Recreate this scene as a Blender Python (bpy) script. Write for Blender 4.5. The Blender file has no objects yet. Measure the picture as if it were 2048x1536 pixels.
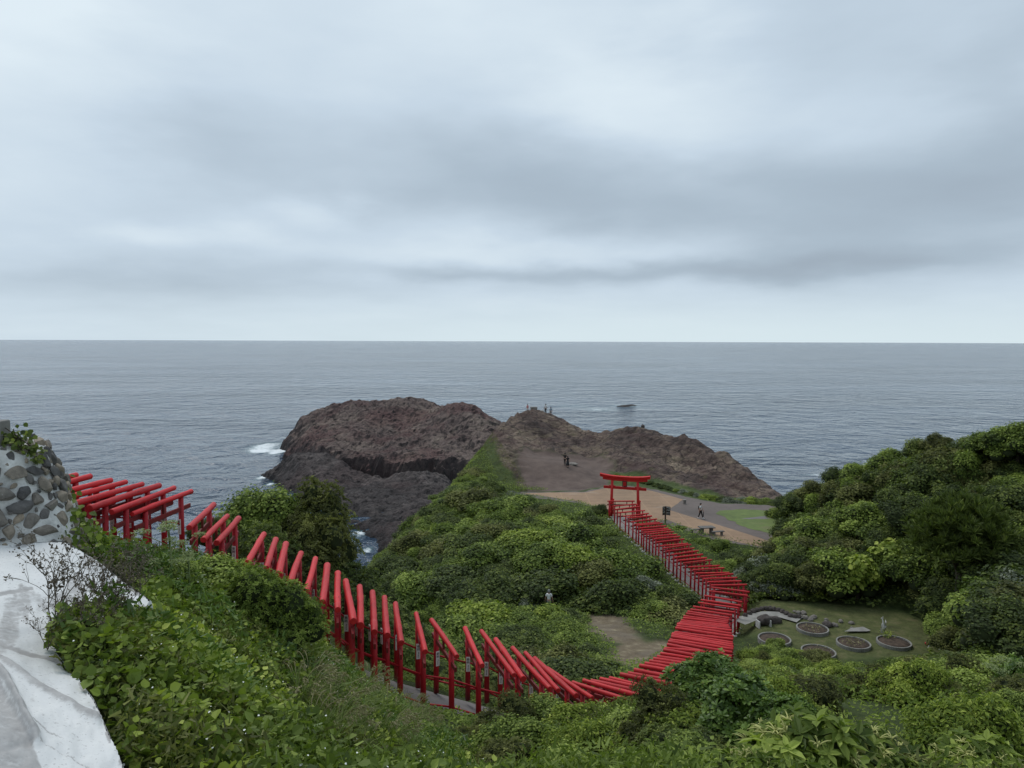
import bpy, bmesh, math, random
import numpy as np
from mathutils import Vector, Matrix
SC = bpy.context.scene
COL = SC.collection
H = 40.0                      # eye height above the sea, metres
R = math.radians

# ------------------------------------------------------------------ camera, sky, sun, exposure
FPX, CX, CY = 1450.0, 1024.0, 768.0
PITCH, ROLL = math.atan(86 / 1450.0), math.atan(0.0034)
cam = bpy.data.cameras.new('camera'); camo = bpy.data.objects.new('camera', cam); COL.objects.link(camo)
cam.sensor_width = 36.0; cam.lens = 36.0 * FPX / 2048.0; cam.clip_start = 0.1; cam.clip_end = 80000
camo.matrix_world = Matrix.Translation((0, 0, H)) @ Matrix.Rotation(math.pi / 2 - PITCH, 4, 'X') @ Matrix.Rotation(ROLL, 4, 'Z')
SC.camera = camo
SC.view_settings.view_transform = 'Standard'; SC.view_settings.look = 'None'
SC.view_settings.exposure = 0.0; SC.view_settings.gamma = 1.0; SC.view_settings.use_curve_mapping = False
SUN_EL, SUN_AZ = R(58), R(-35)          # azimuth measured from the view direction (+Y) towards +X
sl = bpy.data.lights.new('sun', 'SUN'); sl.energy = 1.4; sl.angle = R(24); sl.color = (1.0, 0.97, 0.92)
slo = bpy.data.objects.new('sun', sl); COL.objects.link(slo)
sdir = Vector((math.sin(SUN_AZ) * math.cos(SUN_EL), math.cos(SUN_AZ) * math.cos(SUN_EL), math.sin(SUN_EL)))
slo.rotation_euler = (-sdir).to_track_quat('-Z', 'Y').to_euler()

class NT:
    """tiny helper for writing node trees"""
    def __init__(s, tree): s.t = tree; s.n = tree.nodes; s.l = tree.links
    def node(s, typ, **kw):
        n = s.n.new(typ)
        for k, v in kw.items(): setattr(n, k, v)
        return n
    def put(s, sock, v):
        if isinstance(v, bpy.types.NodeSocket): s.l.new(v, sock)
        elif isinstance(v, (tuple, list)) and len(v) == 3 and sock.type == 'RGBA': sock.default_value = (*v, 1)
        else: sock.default_value = v
    def math(s, op, a, b=0.0, c=None, clamp=False):
        n = s.node('ShaderNodeMath', operation=op, use_clamp=clamp)
        s.put(n.inputs[0], a); s.put(n.inputs[1], b)
        if c is not None: s.put(n.inputs[2], c)
        return n.outputs[0]
    def mix(s, f, a, b, blend='MIX'):
        n = s.node('ShaderNodeMix', data_type='RGBA', blend_type=blend)
        s.put(n.inputs[0], f); s.put(n.inputs[6], a); s.put(n.inputs[7], b)
        return n.outputs[2]
    def noise(s, vec, scale, detail=4, rough=0.55, dist=0.0, out=0, dim='3D'):
        n = s.node('ShaderNodeTexNoise', noise_dimensions=dim)
        if vec is not None: s.l.new(vec, n.inputs['Vector'])
        n.inputs['Scale'].default_value = scale; n.inputs['Detail'].default_value = detail
        n.inputs['Roughness'].default_value = rough; n.inputs['Distortion'].default_value = dist
        return n.outputs[out]
    def ramp(s, f, stops):
        n = s.node('ShaderNodeValToRGB'); e = n.color_ramp.elements
        while len(e) < len(stops): e.new(0.5)
        for el, (p, c) in zip(e, stops): el.position = p; el.color = (*c, 1) if len(c) == 3 else c
        s.put(n.inputs[0], f); return n.outputs[0]
    def maprange(s, v, a, b, c=0.0, d=1.0, smooth=True):
        n = s.node('ShaderNodeMapRange', interpolation_type='SMOOTHSTEP' if smooth else 'LINEAR')
        for i, x in enumerate((v, a, b, c, d)): s.put(n.inputs[i], x)
        return n.outputs[0]
    def vec(s, v, scale):
        n = s.node('ShaderNodeMapping'); s.l.new(v, n.inputs[0]); n.inputs['Scale'].default_value = scale
        return n.outputs[0]
    def gauss(s, u, v, u0, v0, su, sv, amp):
        du = s.math('MULTIPLY', s.math('SUBTRACT', u, u0), 1.0 / su)
        dv = s.math('MULTIPLY', s.math('SUBTRACT', v, v0), 1.0 / sv)
        q = s.math('ADD', s.math('MULTIPLY', du, du), s.math('MULTIPLY', dv, dv))
        return s.math('MULTIPLY', s.math('EXPONENT', s.math('MULTIPLY', q, -1.0)), amp)

def build_world():
    w = bpy.data.worlds.new('World'); SC.world = w; w.use_nodes = True
    nt = NT(w.node_tree); nt.n.clear()
    out = nt.node('ShaderNodeOutputWorld'); bg = nt.node('ShaderNodeBackground'); bg.inputs['Strength'].default_value = 0.1
    nt.l.new(bg.outputs[0], out.inputs[0])
    sky = nt.node('ShaderNodeTexSky', sky_type='NISHITA', sun_disc=False)
    sky.sun_elevation = SUN_EL; sky.sun_rotation = SUN_AZ; sky.altitude = 40; sky.air_density = 1.0; sky.dust_density = 2.0
    tc = nt.node('ShaderNodeTexCoord'); g = tc.outputs['Generated']
    sep = nt.node('ShaderNodeSeparateXYZ'); nt.l.new(g, sep.inputs[0]); x, y, z = sep.outputs
    hor = nt.math('SQRT', nt.math('ADD', nt.math('MULTIPLY', x, x), nt.math('MULTIPLY', y, y)))
    v0 = nt.math('DIVIDE', z, nt.math('MAXIMUM', hor, 0.15))
    u0 = nt.math('ARCTAN2', x, y)
    # cloud sheet coordinates: direction pierced through a flat deck
    zz = nt.math('ADD', nt.math('MAXIMUM', z, 0.0), 0.16)
    comb = nt.node('ShaderNodeCombineXYZ'); nt.l.new(nt.math('DIVIDE', x, zz), comb.inputs[0]); nt.l.new(nt.math('DIVIDE', y, zz), comb.inputs[1])
    deck = comb.outputs[0]
    cw = nt.node('ShaderNodeCombineXYZ'); nt.l.new(nt.math('MULTIPLY', u0, 2.6), cw.inputs[0]); nt.l.new(nt.math('MULTIPLY', v0, 7.0), cw.inputs[1])
    n1 = nt.noise(cw.outputs[0], 1.0, 5, 0.5)
    n2 = nt.noise(nt.vec(cw.outputs[0], (1, 1, 1)), 2.1, 5, 0.5, out=1)
    s2 = nt.node('ShaderNodeSeparateXYZ'); nt.l.new(n2, s2.inputs[0])
    u = nt.math('ADD', u0, nt.math('MULTIPLY', nt.math('SUBTRACT', s2.outputs[0], 0.5), 0.28))
    v = nt.math('ADD', v0, nt.math('MULTIPLY', nt.math('SUBTRACT', s2.outputs[1], 0.5), 0.075))
    d = nt.math('ADD', 0.30, nt.math('MULTIPLY', nt.math('SUBTRACT', nt.noise(deck, 0.9, 5, 0.5), 0.5), 0.5))
    d = nt.math('ADD', d, nt.math('MULTIPLY', nt.math('SUBTRACT', n1, 0.5), 0.35))
    for (pu, pv, su, sv, a) in CLOUDS:
        d = nt.math('ADD', d, nt.gauss(u, v, pu, pv, su, sv, a))
    col = nt.ramp(d, [(0.0, (0.75, 0.855, 0.925)), (0.30, (0.575, 0.685, 0.79)), (0.62, (0.415, 0.507, 0.597)), (1.0, (0.32, 0.385, 0.46))])
    # clear pale strip over the horizon
    hz = nt.maprange(v0, 0.0, 0.085, 1.0, 0.0)
    hz = nt.math('MULTIPLY', hz, nt.maprange(nt.math('ADD', u0, nt.math('MULTIPLY', n1, 0.3)), -0.75, 0.4, 0.25, 0.95))
    col = nt.mix(hz, col, (0.70, 0.82, 0.87))
    below = nt.maprange(v0, -0.02, 0.0, 0.0, 1.0)
    col = nt.mix(below, (0.12, 0.15, 0.18), col)
    ten = nt.mix(1.0, col, (10, 10, 10), 'MULTIPLY')
    fin = nt.mix(0.03, ten, sky.outputs[0])
    nt.l.new(fin, bg.inputs['Color'])
# soft dark and bright patches of the overcast: azimuth (rad), tan(elevation), widths, amount
CLOUDS = [(-0.62, 0.45, 0.20, 0.16, -0.42), (-0.05, 0.45, 0.22, 0.16, -0.16), (0.12, 0.34, 0.12, 0.12, -0.20),
          (-0.10, 0.245, 0.32, 0.07, 0.24), (0.12, 0.20, 0.25, 0.06, 0.26), (0.50, 0.17, 0.24, 0.08, 0.38),
          (-0.40, 0.25, 0.14, 0.06, 0.14), (0.02, 0.115, 0.20, 0.026, -0.22), (-0.42, 0.13, 0.10, 0.02, -0.22), (-0.25, 0.17, 0.08, 0.02, -0.2), (-0.62, 0.20, 0.20, 0.06, -0.08),
          (0.16, 0.092, 0.24, 0.022, 0.30), (0.40, 0.095, 0.2, 0.016, 0.22), (-0.10, 0.09, 0.2, 0.014, 0.20), (-0.5, 0.07, 0.2, 0.02, 0.16),
          (0.40, 0.40, 0.14, 0.10, 0.12), (0.62, 0.33, 0.10, 0.2, 0.22), (0.28, 0.28, 0.15, 0.05, -0.14)]
build_world()

# ------------------------------------------------------------------ picture geometry: pixel of the 2048x1536 photo -> world
def ray(px, py):
    x = (px - CX) / FPX; y = (CY - py) / FPX
    c, s = math.cos(ROLL), math.sin(ROLL)
    x, y = x * c - y * s, x * s + y * c
    return np.array([x, math.cos(PITCH) + y * math.sin(PITCH), -math.sin(PITCH) + y * math.cos(PITCH)])
def at(px, py, d):              # the point at forward distance d
    r = ray(px, py); p = r * (d / r[1]); p[2] += H; return p
def atz(px, py, z):             # the point at height z above the sea
    r = ray(px, py); p = r * ((z - H) / r[2]); p[2] += H; return p
def proj(P):
    P = np.asarray(P, float); x, y, z = P[..., 0], P[..., 1], P[..., 2] - H
    d = y * math.cos(PITCH) - z * math.sin(PITCH); up = y * math.sin(PITCH) + z * math.cos(PITCH)
    c, s = math.cos(ROLL), math.sin(ROLL); xr, yr = x * c + up * s, -x * s + up * c
    d = np.where(d > 0.05, d, 0.05)
    return np.stack([CX + FPX * xr / d, CY - FPX * yr / d], -1)
def inpoly(P, poly):
    x, y = P[..., 0], P[..., 1]; ins = np.zeros(x.shape, bool); n = len(poly)
    for i in range(n):
        x0, y0 = poly[i]; x1, y1 = poly[(i + 1) % n]
        if y0 == y1: continue
        ins ^= ((y0 > y) != (y1 > y)) & (x < (x1 - x0) * (y - y0) / (y1 - y0) + x0)
    return ins
def segdist(P, poly, closed=False):
    best = np.full(P.shape[:-1], 1e9); t_at = np.zeros(P.shape[:-1])
    n = len(poly); m = n if closed else n - 1
    for i in range(m):
        a = np.array(poly[i][:2], float); b = np.array(poly[(i + 1) % n][:2], float); ab = b - a
        t = np.clip(((P - a) @ ab) / max(ab @ ab, 1e-9), 0, 1); dd = np.linalg.norm(P - (a + t[..., None] * ab), axis=-1)
        k = dd < best; best[k] = dd[k]; t_at[k] = i + t[k]
    return best, t_at
def sstep(x, a, b):
    t = np.clip((x - a) / (b - a), 0, 1); return t * t * (3 - 2 * t)

# ------------------------------------------------------------------ numpy noise
def _hash(i, j, k, seed):
    h = (i * 374761393 + j * 668265263 + k * 2147483647 + seed * 1274126177) & 0xffffffff
    h = ((h ^ (h >> 13)) * 1274126177) & 0xffffffff
    h = ((h ^ (h >> 16)) * 2246822519) & 0xffffffff
    return ((h ^ (h >> 15)) & 0xffffff) / float(0xffffff)
def vnoise(P, seed=0):
    P = np.asarray(P, float); f = np.floor(P); i = f.astype(np.int64); t = P - f; t = t * t * (3 - 2 * t)
    r = 0
    for a in (0, 1):
        for b in (0, 1):
            for c in (0, 1):
                w = (t[:, 0] if a else 1 - t[:, 0]) * (t[:, 1] if b else 1 - t[:, 1]) * (t[:, 2] if c else 1 - t[:, 2])
                r = r + w * _hash(i[:, 0] + a, i[:, 1] + b, i[:, 2] + c, seed)
    return r
def fbm(P, scale, octv=4, seed=0, ridged=False, gain=0.5):
    P = np.asarray(P, float)
    if P.shape[1] == 2: P = np.column_stack([P, np.zeros(len(P))])
    r = 0; a = 1; tot = 0; q = P * scale
    for o in range(octv):
        n = vnoise(q + 17.3 * o, seed + o)
        if ridged: n = 1 - np.abs(2 * n - 1)
        r = r + a * n; tot += a; a *= gain; q = q * 2.03
    return r / tot                 # 0..1

# ------------------------------------------------------------------ mesh building
class MB:
    def __init__(s): s.v = []; s.f = []; s.m = []; s.t = []; s.n = 0; s.sm = []
    def add(s, v, f, mat=0, tint=0.5, smooth=False):
        v = np.asarray(v, float).reshape(-1, 3); f = np.asarray(f, np.int64)
        s.v.append(v); s.f.append(f + s.n); s.m.append(np.full(len(f), mat)); s.sm.append(np.full(len(f), smooth))
        s.t.append(np.broadcast_to(np.asarray(tint, float), (len(v),)).copy()); s.n += len(v); return s
    def mesh(s, name, mats):
        me = bpy.data.meshes.new(name)
        v = np.concatenate(s.v); me.vertices.add(len(v)); me.vertices.foreach_set('co', v.astype(np.float32).ravel())
        loops = np.concatenate([f.ravel() for f in s.f]); sizes = np.concatenate([np.full(len(f), f.shape[1]) for f in s.f])
        me.loops.add(len(loops)); me.loops.foreach_set('vertex_index', loops.astype(np.int32))
        me.polygons.add(len(sizes)); st = np.concatenate([[0], np.cumsum(sizes)[:-1]])
        me.polygons.foreach_set('loop_start', st.astype(np.int32)); me.polygons.foreach_set('loop_total', sizes.astype(np.int32))
        me.polygons.foreach_set('material_index', np.concatenate(s.m).astype(np.int32))
        me.polygons.foreach_set('use_smooth', np.concatenate(s.sm))
        a = me.attributes.new('tint', 'FLOAT', 'POINT'); a.data.foreach_set('value', np.concatenate(s.t).astype(np.float32))
        for m in (mats if isinstance(mats, (list, tuple)) else [mats]): me.materials.append(m)
        me.update(calc_edges=True); me.validate(); return me
    def build(s, name, mats, parent=None): return link(name, s.mesh(name, mats), parent)
    # shapes
    def box(s, c, size, rot=0.0, mat=0, tint=0.5, bev=0.0):
        x, y, z = np.array(size) / 2.0
        if bev <= 0:
            v = np.array([(a * x, b * y, d * z) for a in (-1, 1) for b in (-1, 1) for d in (-1, 1)])
            f = [(0, 1, 3, 2), (4, 6, 7, 5), (0, 4, 5, 1), (2, 3, 7, 6), (0, 2, 6, 4), (1, 5, 7, 3)]
            cs, sn = math.cos(rot), math.sin(rot); v = v @ np.array([[cs, sn, 0], [-sn, cs, 0], [0, 0, 1]]) + np.array(c)
            return s.add(v, f, mat, tint)
        bm = bmesh.new(); bmesh.ops.create_cube(bm, size=1.0)
        for w in bm.verts: w.co = Vector((w.co.x * 2 * x, w.co.y * 2 * y, w.co.z * 2 * z))
        bmesh.ops.bevel(bm, geom=bm.edges[:], offset=bev, segments=2, affect='EDGES', profile=0.6)
        bm.transform(Matrix.Translation(c) @ Matrix.Rotation(rot, 4, 'Z')); return s.bm(bm, mat, tint)
    def bm(s, bm, mat=0, tint=0.5, smooth=False):
        bm.verts.index_update(); v = np.array([w.co[:] for w in bm.verts])
        tri = {}
        for f in bm.faces: tri.setdefault(len(f.verts), []).append([w.index for w in f.verts])
        first = True
        for k, fl in tri.items():
            if first: s.add(v, np.array(fl), mat, tint, smooth); base = s.n - len(v); first = False
            else:
                s.f.append(np.array(fl) + base); s.m.append(np.full(len(fl), mat)); s.sm.append(np.full(len(fl), smooth))
        bm.free(); return s
    def tube(s, pts, rad, seg=10, mat=0, tint=0.5, smooth=True, cap=True, up=(0, 0, 1)):
        pts = np.asarray(pts, float); n = len(pts); rad = np.broadcast_to(np.asarray(rad, float), (n,))
        T = np.gradient(pts, axis=0); T /= np.linalg.norm(T, axis=1)[:, None] + 1e-12
        u0 = np.array(up, float)
        if abs(T[0] @ u0) > 0.9: u0 = np.array((0.0, 1.0, 0.0)) if abs(T[0][1]) < 0.9 else np.array((1.0, 0, 0))
        A = np.cross(T, u0); A /= np.linalg.norm(A, axis=1)[:, None] + 1e-12; B = np.cross(A, T)
        th = np.linspace(0, 2 * math.pi, seg, endpoint=False)
        v = (pts[:, None] + rad[:, None, None] * (np.cos(th)[None, :, None] * A[:, None] + np.sin(th)[None, :, None] * B[:, None])).reshape(-1, 3)
        i = np.arange(n - 1)[:, None] * seg; j = np.arange(seg)[None]; k = (j + 1) % seg
        f = np.stack([i + j, i + k, i + seg + k, i + seg + j], -1).reshape(-1, 4)
        s.add(v, f, mat, tint, smooth)
        if cap:
            b = s.n - len(v); ring = np.arange(seg)
            for r_ in (ring[::-1] + b, ring + b + (n - 1) * seg):
                s.f.append(r_[None]); s.m.append(np.array([mat])); s.sm.append(np.array([False]))
        return s
def link(name, data, parent=None):
    o = bpy.data.objects.new(name, data); COL.objects.link(o)
    if parent is not None: o.parent = parent
    return o
def tag(o, label, cat, group=None, kind=None):
    if label: o['label'] = label
    if cat: o['category'] = cat
    if group: o['group'] = group
    if kind: o['kind'] = kind
    return o
def thing(name, label, cat, loc=(0, 0, 0), rz=0.0, group=None):
    o = link(name, None); o.location = loc; o.rotation_euler = (0, 0, rz); return tag(o, label, cat, group)
def structure(o): o['kind'] = 'structure'; return o
def copy_tree(o, parent=None):
    c = o.copy(); COL.objects.link(c)
    if parent is not None: c.parent = parent
    for ch in list(o.children): copy_tree(ch, c)
    return c

# ------------------------------------------------------------------ materials
def material(name):
    m = bpy.data.materials.new(name); m.use_nodes = True; nt = NT(m.node_tree); nt.n.clear()
    out = nt.node('ShaderNodeOutputMaterial'); b = nt.node('ShaderNodeBsdfPrincipled'); nt.l.new(b.outputs[0], out.inputs[0])
    return m, nt, b, out
def plain(name, col, rough=0.6, var=0.25, scale=3.0, bump=0.0, bscale=20.0, spec=0.4):
    m, nt, b, out = material(name); tc = nt.node('ShaderNodeTexCoord')
    n = nt.noise(tc.outputs['Object'], scale, 5)
    lo = tuple(c * (1 - var) for c in col); hi = tuple(min(1, c * (1 + var)) for c in col)
    nt.put(b.inputs['Base Color'], nt.ramp(n, [(0.3, lo), (0.7, hi)])); b.inputs['Roughness'].default_value = rough
    b.inputs['Specular IOR Level'].default_value = spec
    if bump:
        bn = nt.node('ShaderNodeBump'); bn.inputs['Strength'].default_value = bump; bn.inputs['Distance'].default_value = 0.02
        nt.l.new(nt.noise(tc.outputs['Object'], bscale, 5), bn.inputs['Height']); nt.l.new(bn.outputs[0], b.inputs['Normal'])
    return m
def foliage(name, dark, mid, light, rough=0.55, trans=0.30, spec=0.18):
    m, nt, b, out = material(name)
    at_ = nt.node('ShaderNodeAttribute', attribute_name='tint'); oi = nt.node('ShaderNodeObjectInfo')
    t = nt.math('ADD', at_.outputs['Fac'], nt.math('MULTIPLY', nt.math('SUBTRACT', oi.outputs['Random'], 0.5), 0.22), clamp=True)
    col = nt.ramp(t, [(0.0, dark), (0.5, mid), (1.0, light)])
    nt.l.new(col, b.inputs['Base Color']); b.inputs['Roughness'].default_value = rough; b.inputs['Specular IOR Level'].default_value = spec
    tr = nt.node('ShaderNodeBsdfTranslucent'); nt.l.new(nt.mix(1.0, col, (1.1, 1.25, 0.6), 'MULTIPLY'), tr.inputs[0])
    mx = nt.node('ShaderNodeMixShader'); mx.inputs[0].default_value = trans
    nt.l.new(b.outputs[0], mx.inputs[1]); nt.l.new(tr.outputs[0], mx.inputs[2]); nt.l.new(mx.outputs[0], out.inputs[0])
    return m
M = {}
M['twig'] = plain('twig', (0.035, 0.028, 0.018), 0.9, 0.4)
M['bark'] = plain('bark', (0.07, 0.055, 0.04), 0.9, 0.4, 6, 0.6)
M['leaf_dark'] = foliage('leaf_dark', (0.036, 0.053, 0.017), (0.089, 0.121, 0.031), (0.238, 0.278, 0.069))
M['leaf_mid'] = foliage('leaf_mid', (0.054, 0.084, 0.018), (0.149, 0.204, 0.037), (0.391, 0.464, 0.107))
M['leaf_lime'] = foliage('leaf_lime', (0.082, 0.125, 0.018), (0.217, 0.279, 0.040), (0.524, 0.573, 0.133))
M['leaf_olive'] = foliage('leaf_olive', (0.055, 0.062, 0.019), (0.129, 0.140, 0.040), (0.298, 0.301, 0.099))
M['leaf_silver'] = foliage('leaf_silver', (0.080, 0.095, 0.062), (0.170, 0.192, 0.135), (0.31, 0.33, 0.25), 0.6, 0.15)
M['leaf_gloss'] = foliage('leaf_gloss', (0.039, 0.074, 0.015), (0.101, 0.169, 0.031), (0.277, 0.380, 0.086), 0.42, 0.22, 0.32)
M['grass'] = foliage('grass', (0.060, 0.095, 0.018), (0.125, 0.170, 0.036), (0.240, 0.265, 0.085), 0.6, 0.3)
M['dry_grass'] = foliage('dry_grass', (0.060, 0.075, 0.020), (0.135, 0.145, 0.042), (0.25, 0.235, 0.09), 0.6, 0.25)
M['straw'] = foliage('straw', (0.12, 0.11, 0.05), (0.24, 0.22, 0.11), (0.36, 0.33, 0.19), 0.7, 0.2)
M['drystem'] = foliage('drystem', (0.06, 0.05, 0.036), (0.12, 0.10, 0.075), (0.20, 0.17, 0.13), 0.8, 0.05)
M['flower'] = plain('flower', (0.75, 0.76, 0.70), 0.7, 0.08)
M['catkin'] = plain('catkin', (0.40, 0.40, 0.14), 0.8, 0.15)
M['umbel'] = foliage('umbel', (0.10, 0.14, 0.05), (0.20, 0.25, 0.10), (0.34, 0.38, 0.19), 0.7, 0.2)

def red_mat(name, base, crack):
    m, nt, b, out = material(name); tc = nt.node('ShaderNodeTexCoord'); oi = nt.node('ShaderNodeObjectInfo')
    o = tc.outputs['Object']
    off = nt.node('ShaderNodeVectorMath', operation='ADD'); nt.l.new(o, off.inputs[0])
    cb = nt.node('ShaderNodeCombineXYZ'); nt.l.new(nt.math('MULTIPLY', oi.outputs['Random'], 40.0), cb.inputs[0]); nt.l.new(cb.outputs[0], off.inputs[1])
    p = off.outputs[0]
    streak = nt.noise(nt.vec(p, (0.7, 9, 9) if crack else (6, 6, 0.8)), 2.2, 6, 0.6)
    blot = nt.noise(p, 1.6, 4, 0.6)
    lo = tuple(c * 0.72 for c in base); hi = (min(1, base[0] * 1.15), base[1] * 1.25 + 0.006, base[2] * 1.25 + 0.006)
    col = nt.ramp(nt.math('ADD', nt.math('MULTIPLY', streak, 0.5), nt.math('MULTIPLY', blot, 0.5)), [(0.32, lo), (0.5, base), (0.72, hi)])
    if crack:
        cr = nt.noise(nt.vec(p, (0.35, 5, 5)), 5.0, 3, 0.6)
        cf = nt.math('MULTIPLY', nt.maprange(cr, 0.30, 0.36, 1.0, 0.0), nt.maprange(nt.noise(p, 0.9, 2), 0.5, 0.6))
        col = nt.mix(cf, col, (0.06, 0.006, 0.008))
        fade = nt.maprange(nt.noise(p, 3.0, 5, 0.65), 0.60, 0.78)
        col = nt.mix(nt.math('MULTIPLY', fade, 0.55), col, (0.60, 0.13, 0.11))
        chip = nt.maprange(nt.noise(p, 16.0, 3, 0.6), 0.70, 0.74); col = nt.mix(nt.math('MULTIPLY', chip, 0.6), col, (0.36, 0.22, 0.17))
    else:
        so = nt.node('ShaderNodeSeparateXYZ'); nt.l.new(o, so.inputs[0]); dirt = nt.maprange(nt.math('ADD', so.outputs[2], nt.math('MULTIPLY', blot, 0.35)), 0.12, 0.50, 0.75, 0.0) if name == 'red_post' else 0.0
        col = nt.mix(dirt, col, (0.075, 0.030, 0.024))
        wear_ = nt.maprange(nt.noise(p, 9.0, 5, 0.7), 0.64, 0.72); col = nt.mix(nt.math('MULTIPLY', wear_, 0.35), col, (0.16, 0.05, 0.045))
    var = nt.maprange(oi.outputs['Random'], 0, 1, 0.82, 1.1, smooth=False)
    vm = nt.node('ShaderNodeVectorMath', operation='SCALE'); nt.l.new(col, vm.inputs[0]); nt.l.new(var, vm.inputs[3])
    nt.l.new(vm.outputs[0], b.inputs['Base Color']); b.inputs['Roughness'].default_value = 0.5; b.inputs['Specular IOR Level'].default_value = 0.3
    bn = nt.node('ShaderNodeBump'); bn.inputs['Strength'].default_value = 0.35; bn.inputs['Distance'].default_value = 0.01
    nt.l.new(streak, bn.inputs['Height']); nt.l.new(bn.outputs[0], b.inputs['Normal'])
    return m
M['red_log'] = red_mat('red_log', (0.54, 0.022, 0.026), True)
M['red_post'] = red_mat('red_post', (0.40, 0.010, 0.018), False)
M['red_gate'] = red_mat('red_gate', (0.48, 0.014, 0.013), False)
M['white_plate'] = plain('white_plate', (0.72, 0.72, 0.68), 0.5, 0.06)
M['ink'] = plain('ink', (0.015, 0.015, 0.015), 0.6, 0.1)
M['concrete'] = plain('concrete', (0.24, 0.23, 0.21), 0.9, 0.25, 2.0, 0.5, 30)
M['concrete_light'] = plain('concrete_light', (0.50, 0.49, 0.46), 0.9, 0.18, 3.0, 0.4, 30)
M['dark_wood'] = plain('dark_wood', (0.035, 0.026, 0.022), 0.8, 0.3, 5.0, 0.3)
M['grey_wood'] = plain('grey_wood', (0.13, 0.12, 0.11), 0.85, 0.3, 5.0, 0.4)
M['stone'] = plain('stone', (0.19, 0.17, 0.15), 0.9, 0.35, 3.0, 0.8, 12)
M['dark_stone'] = plain('dark_stone', (0.075, 0.062, 0.056), 0.9, 0.4, 2.5, 0.9, 10)

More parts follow.
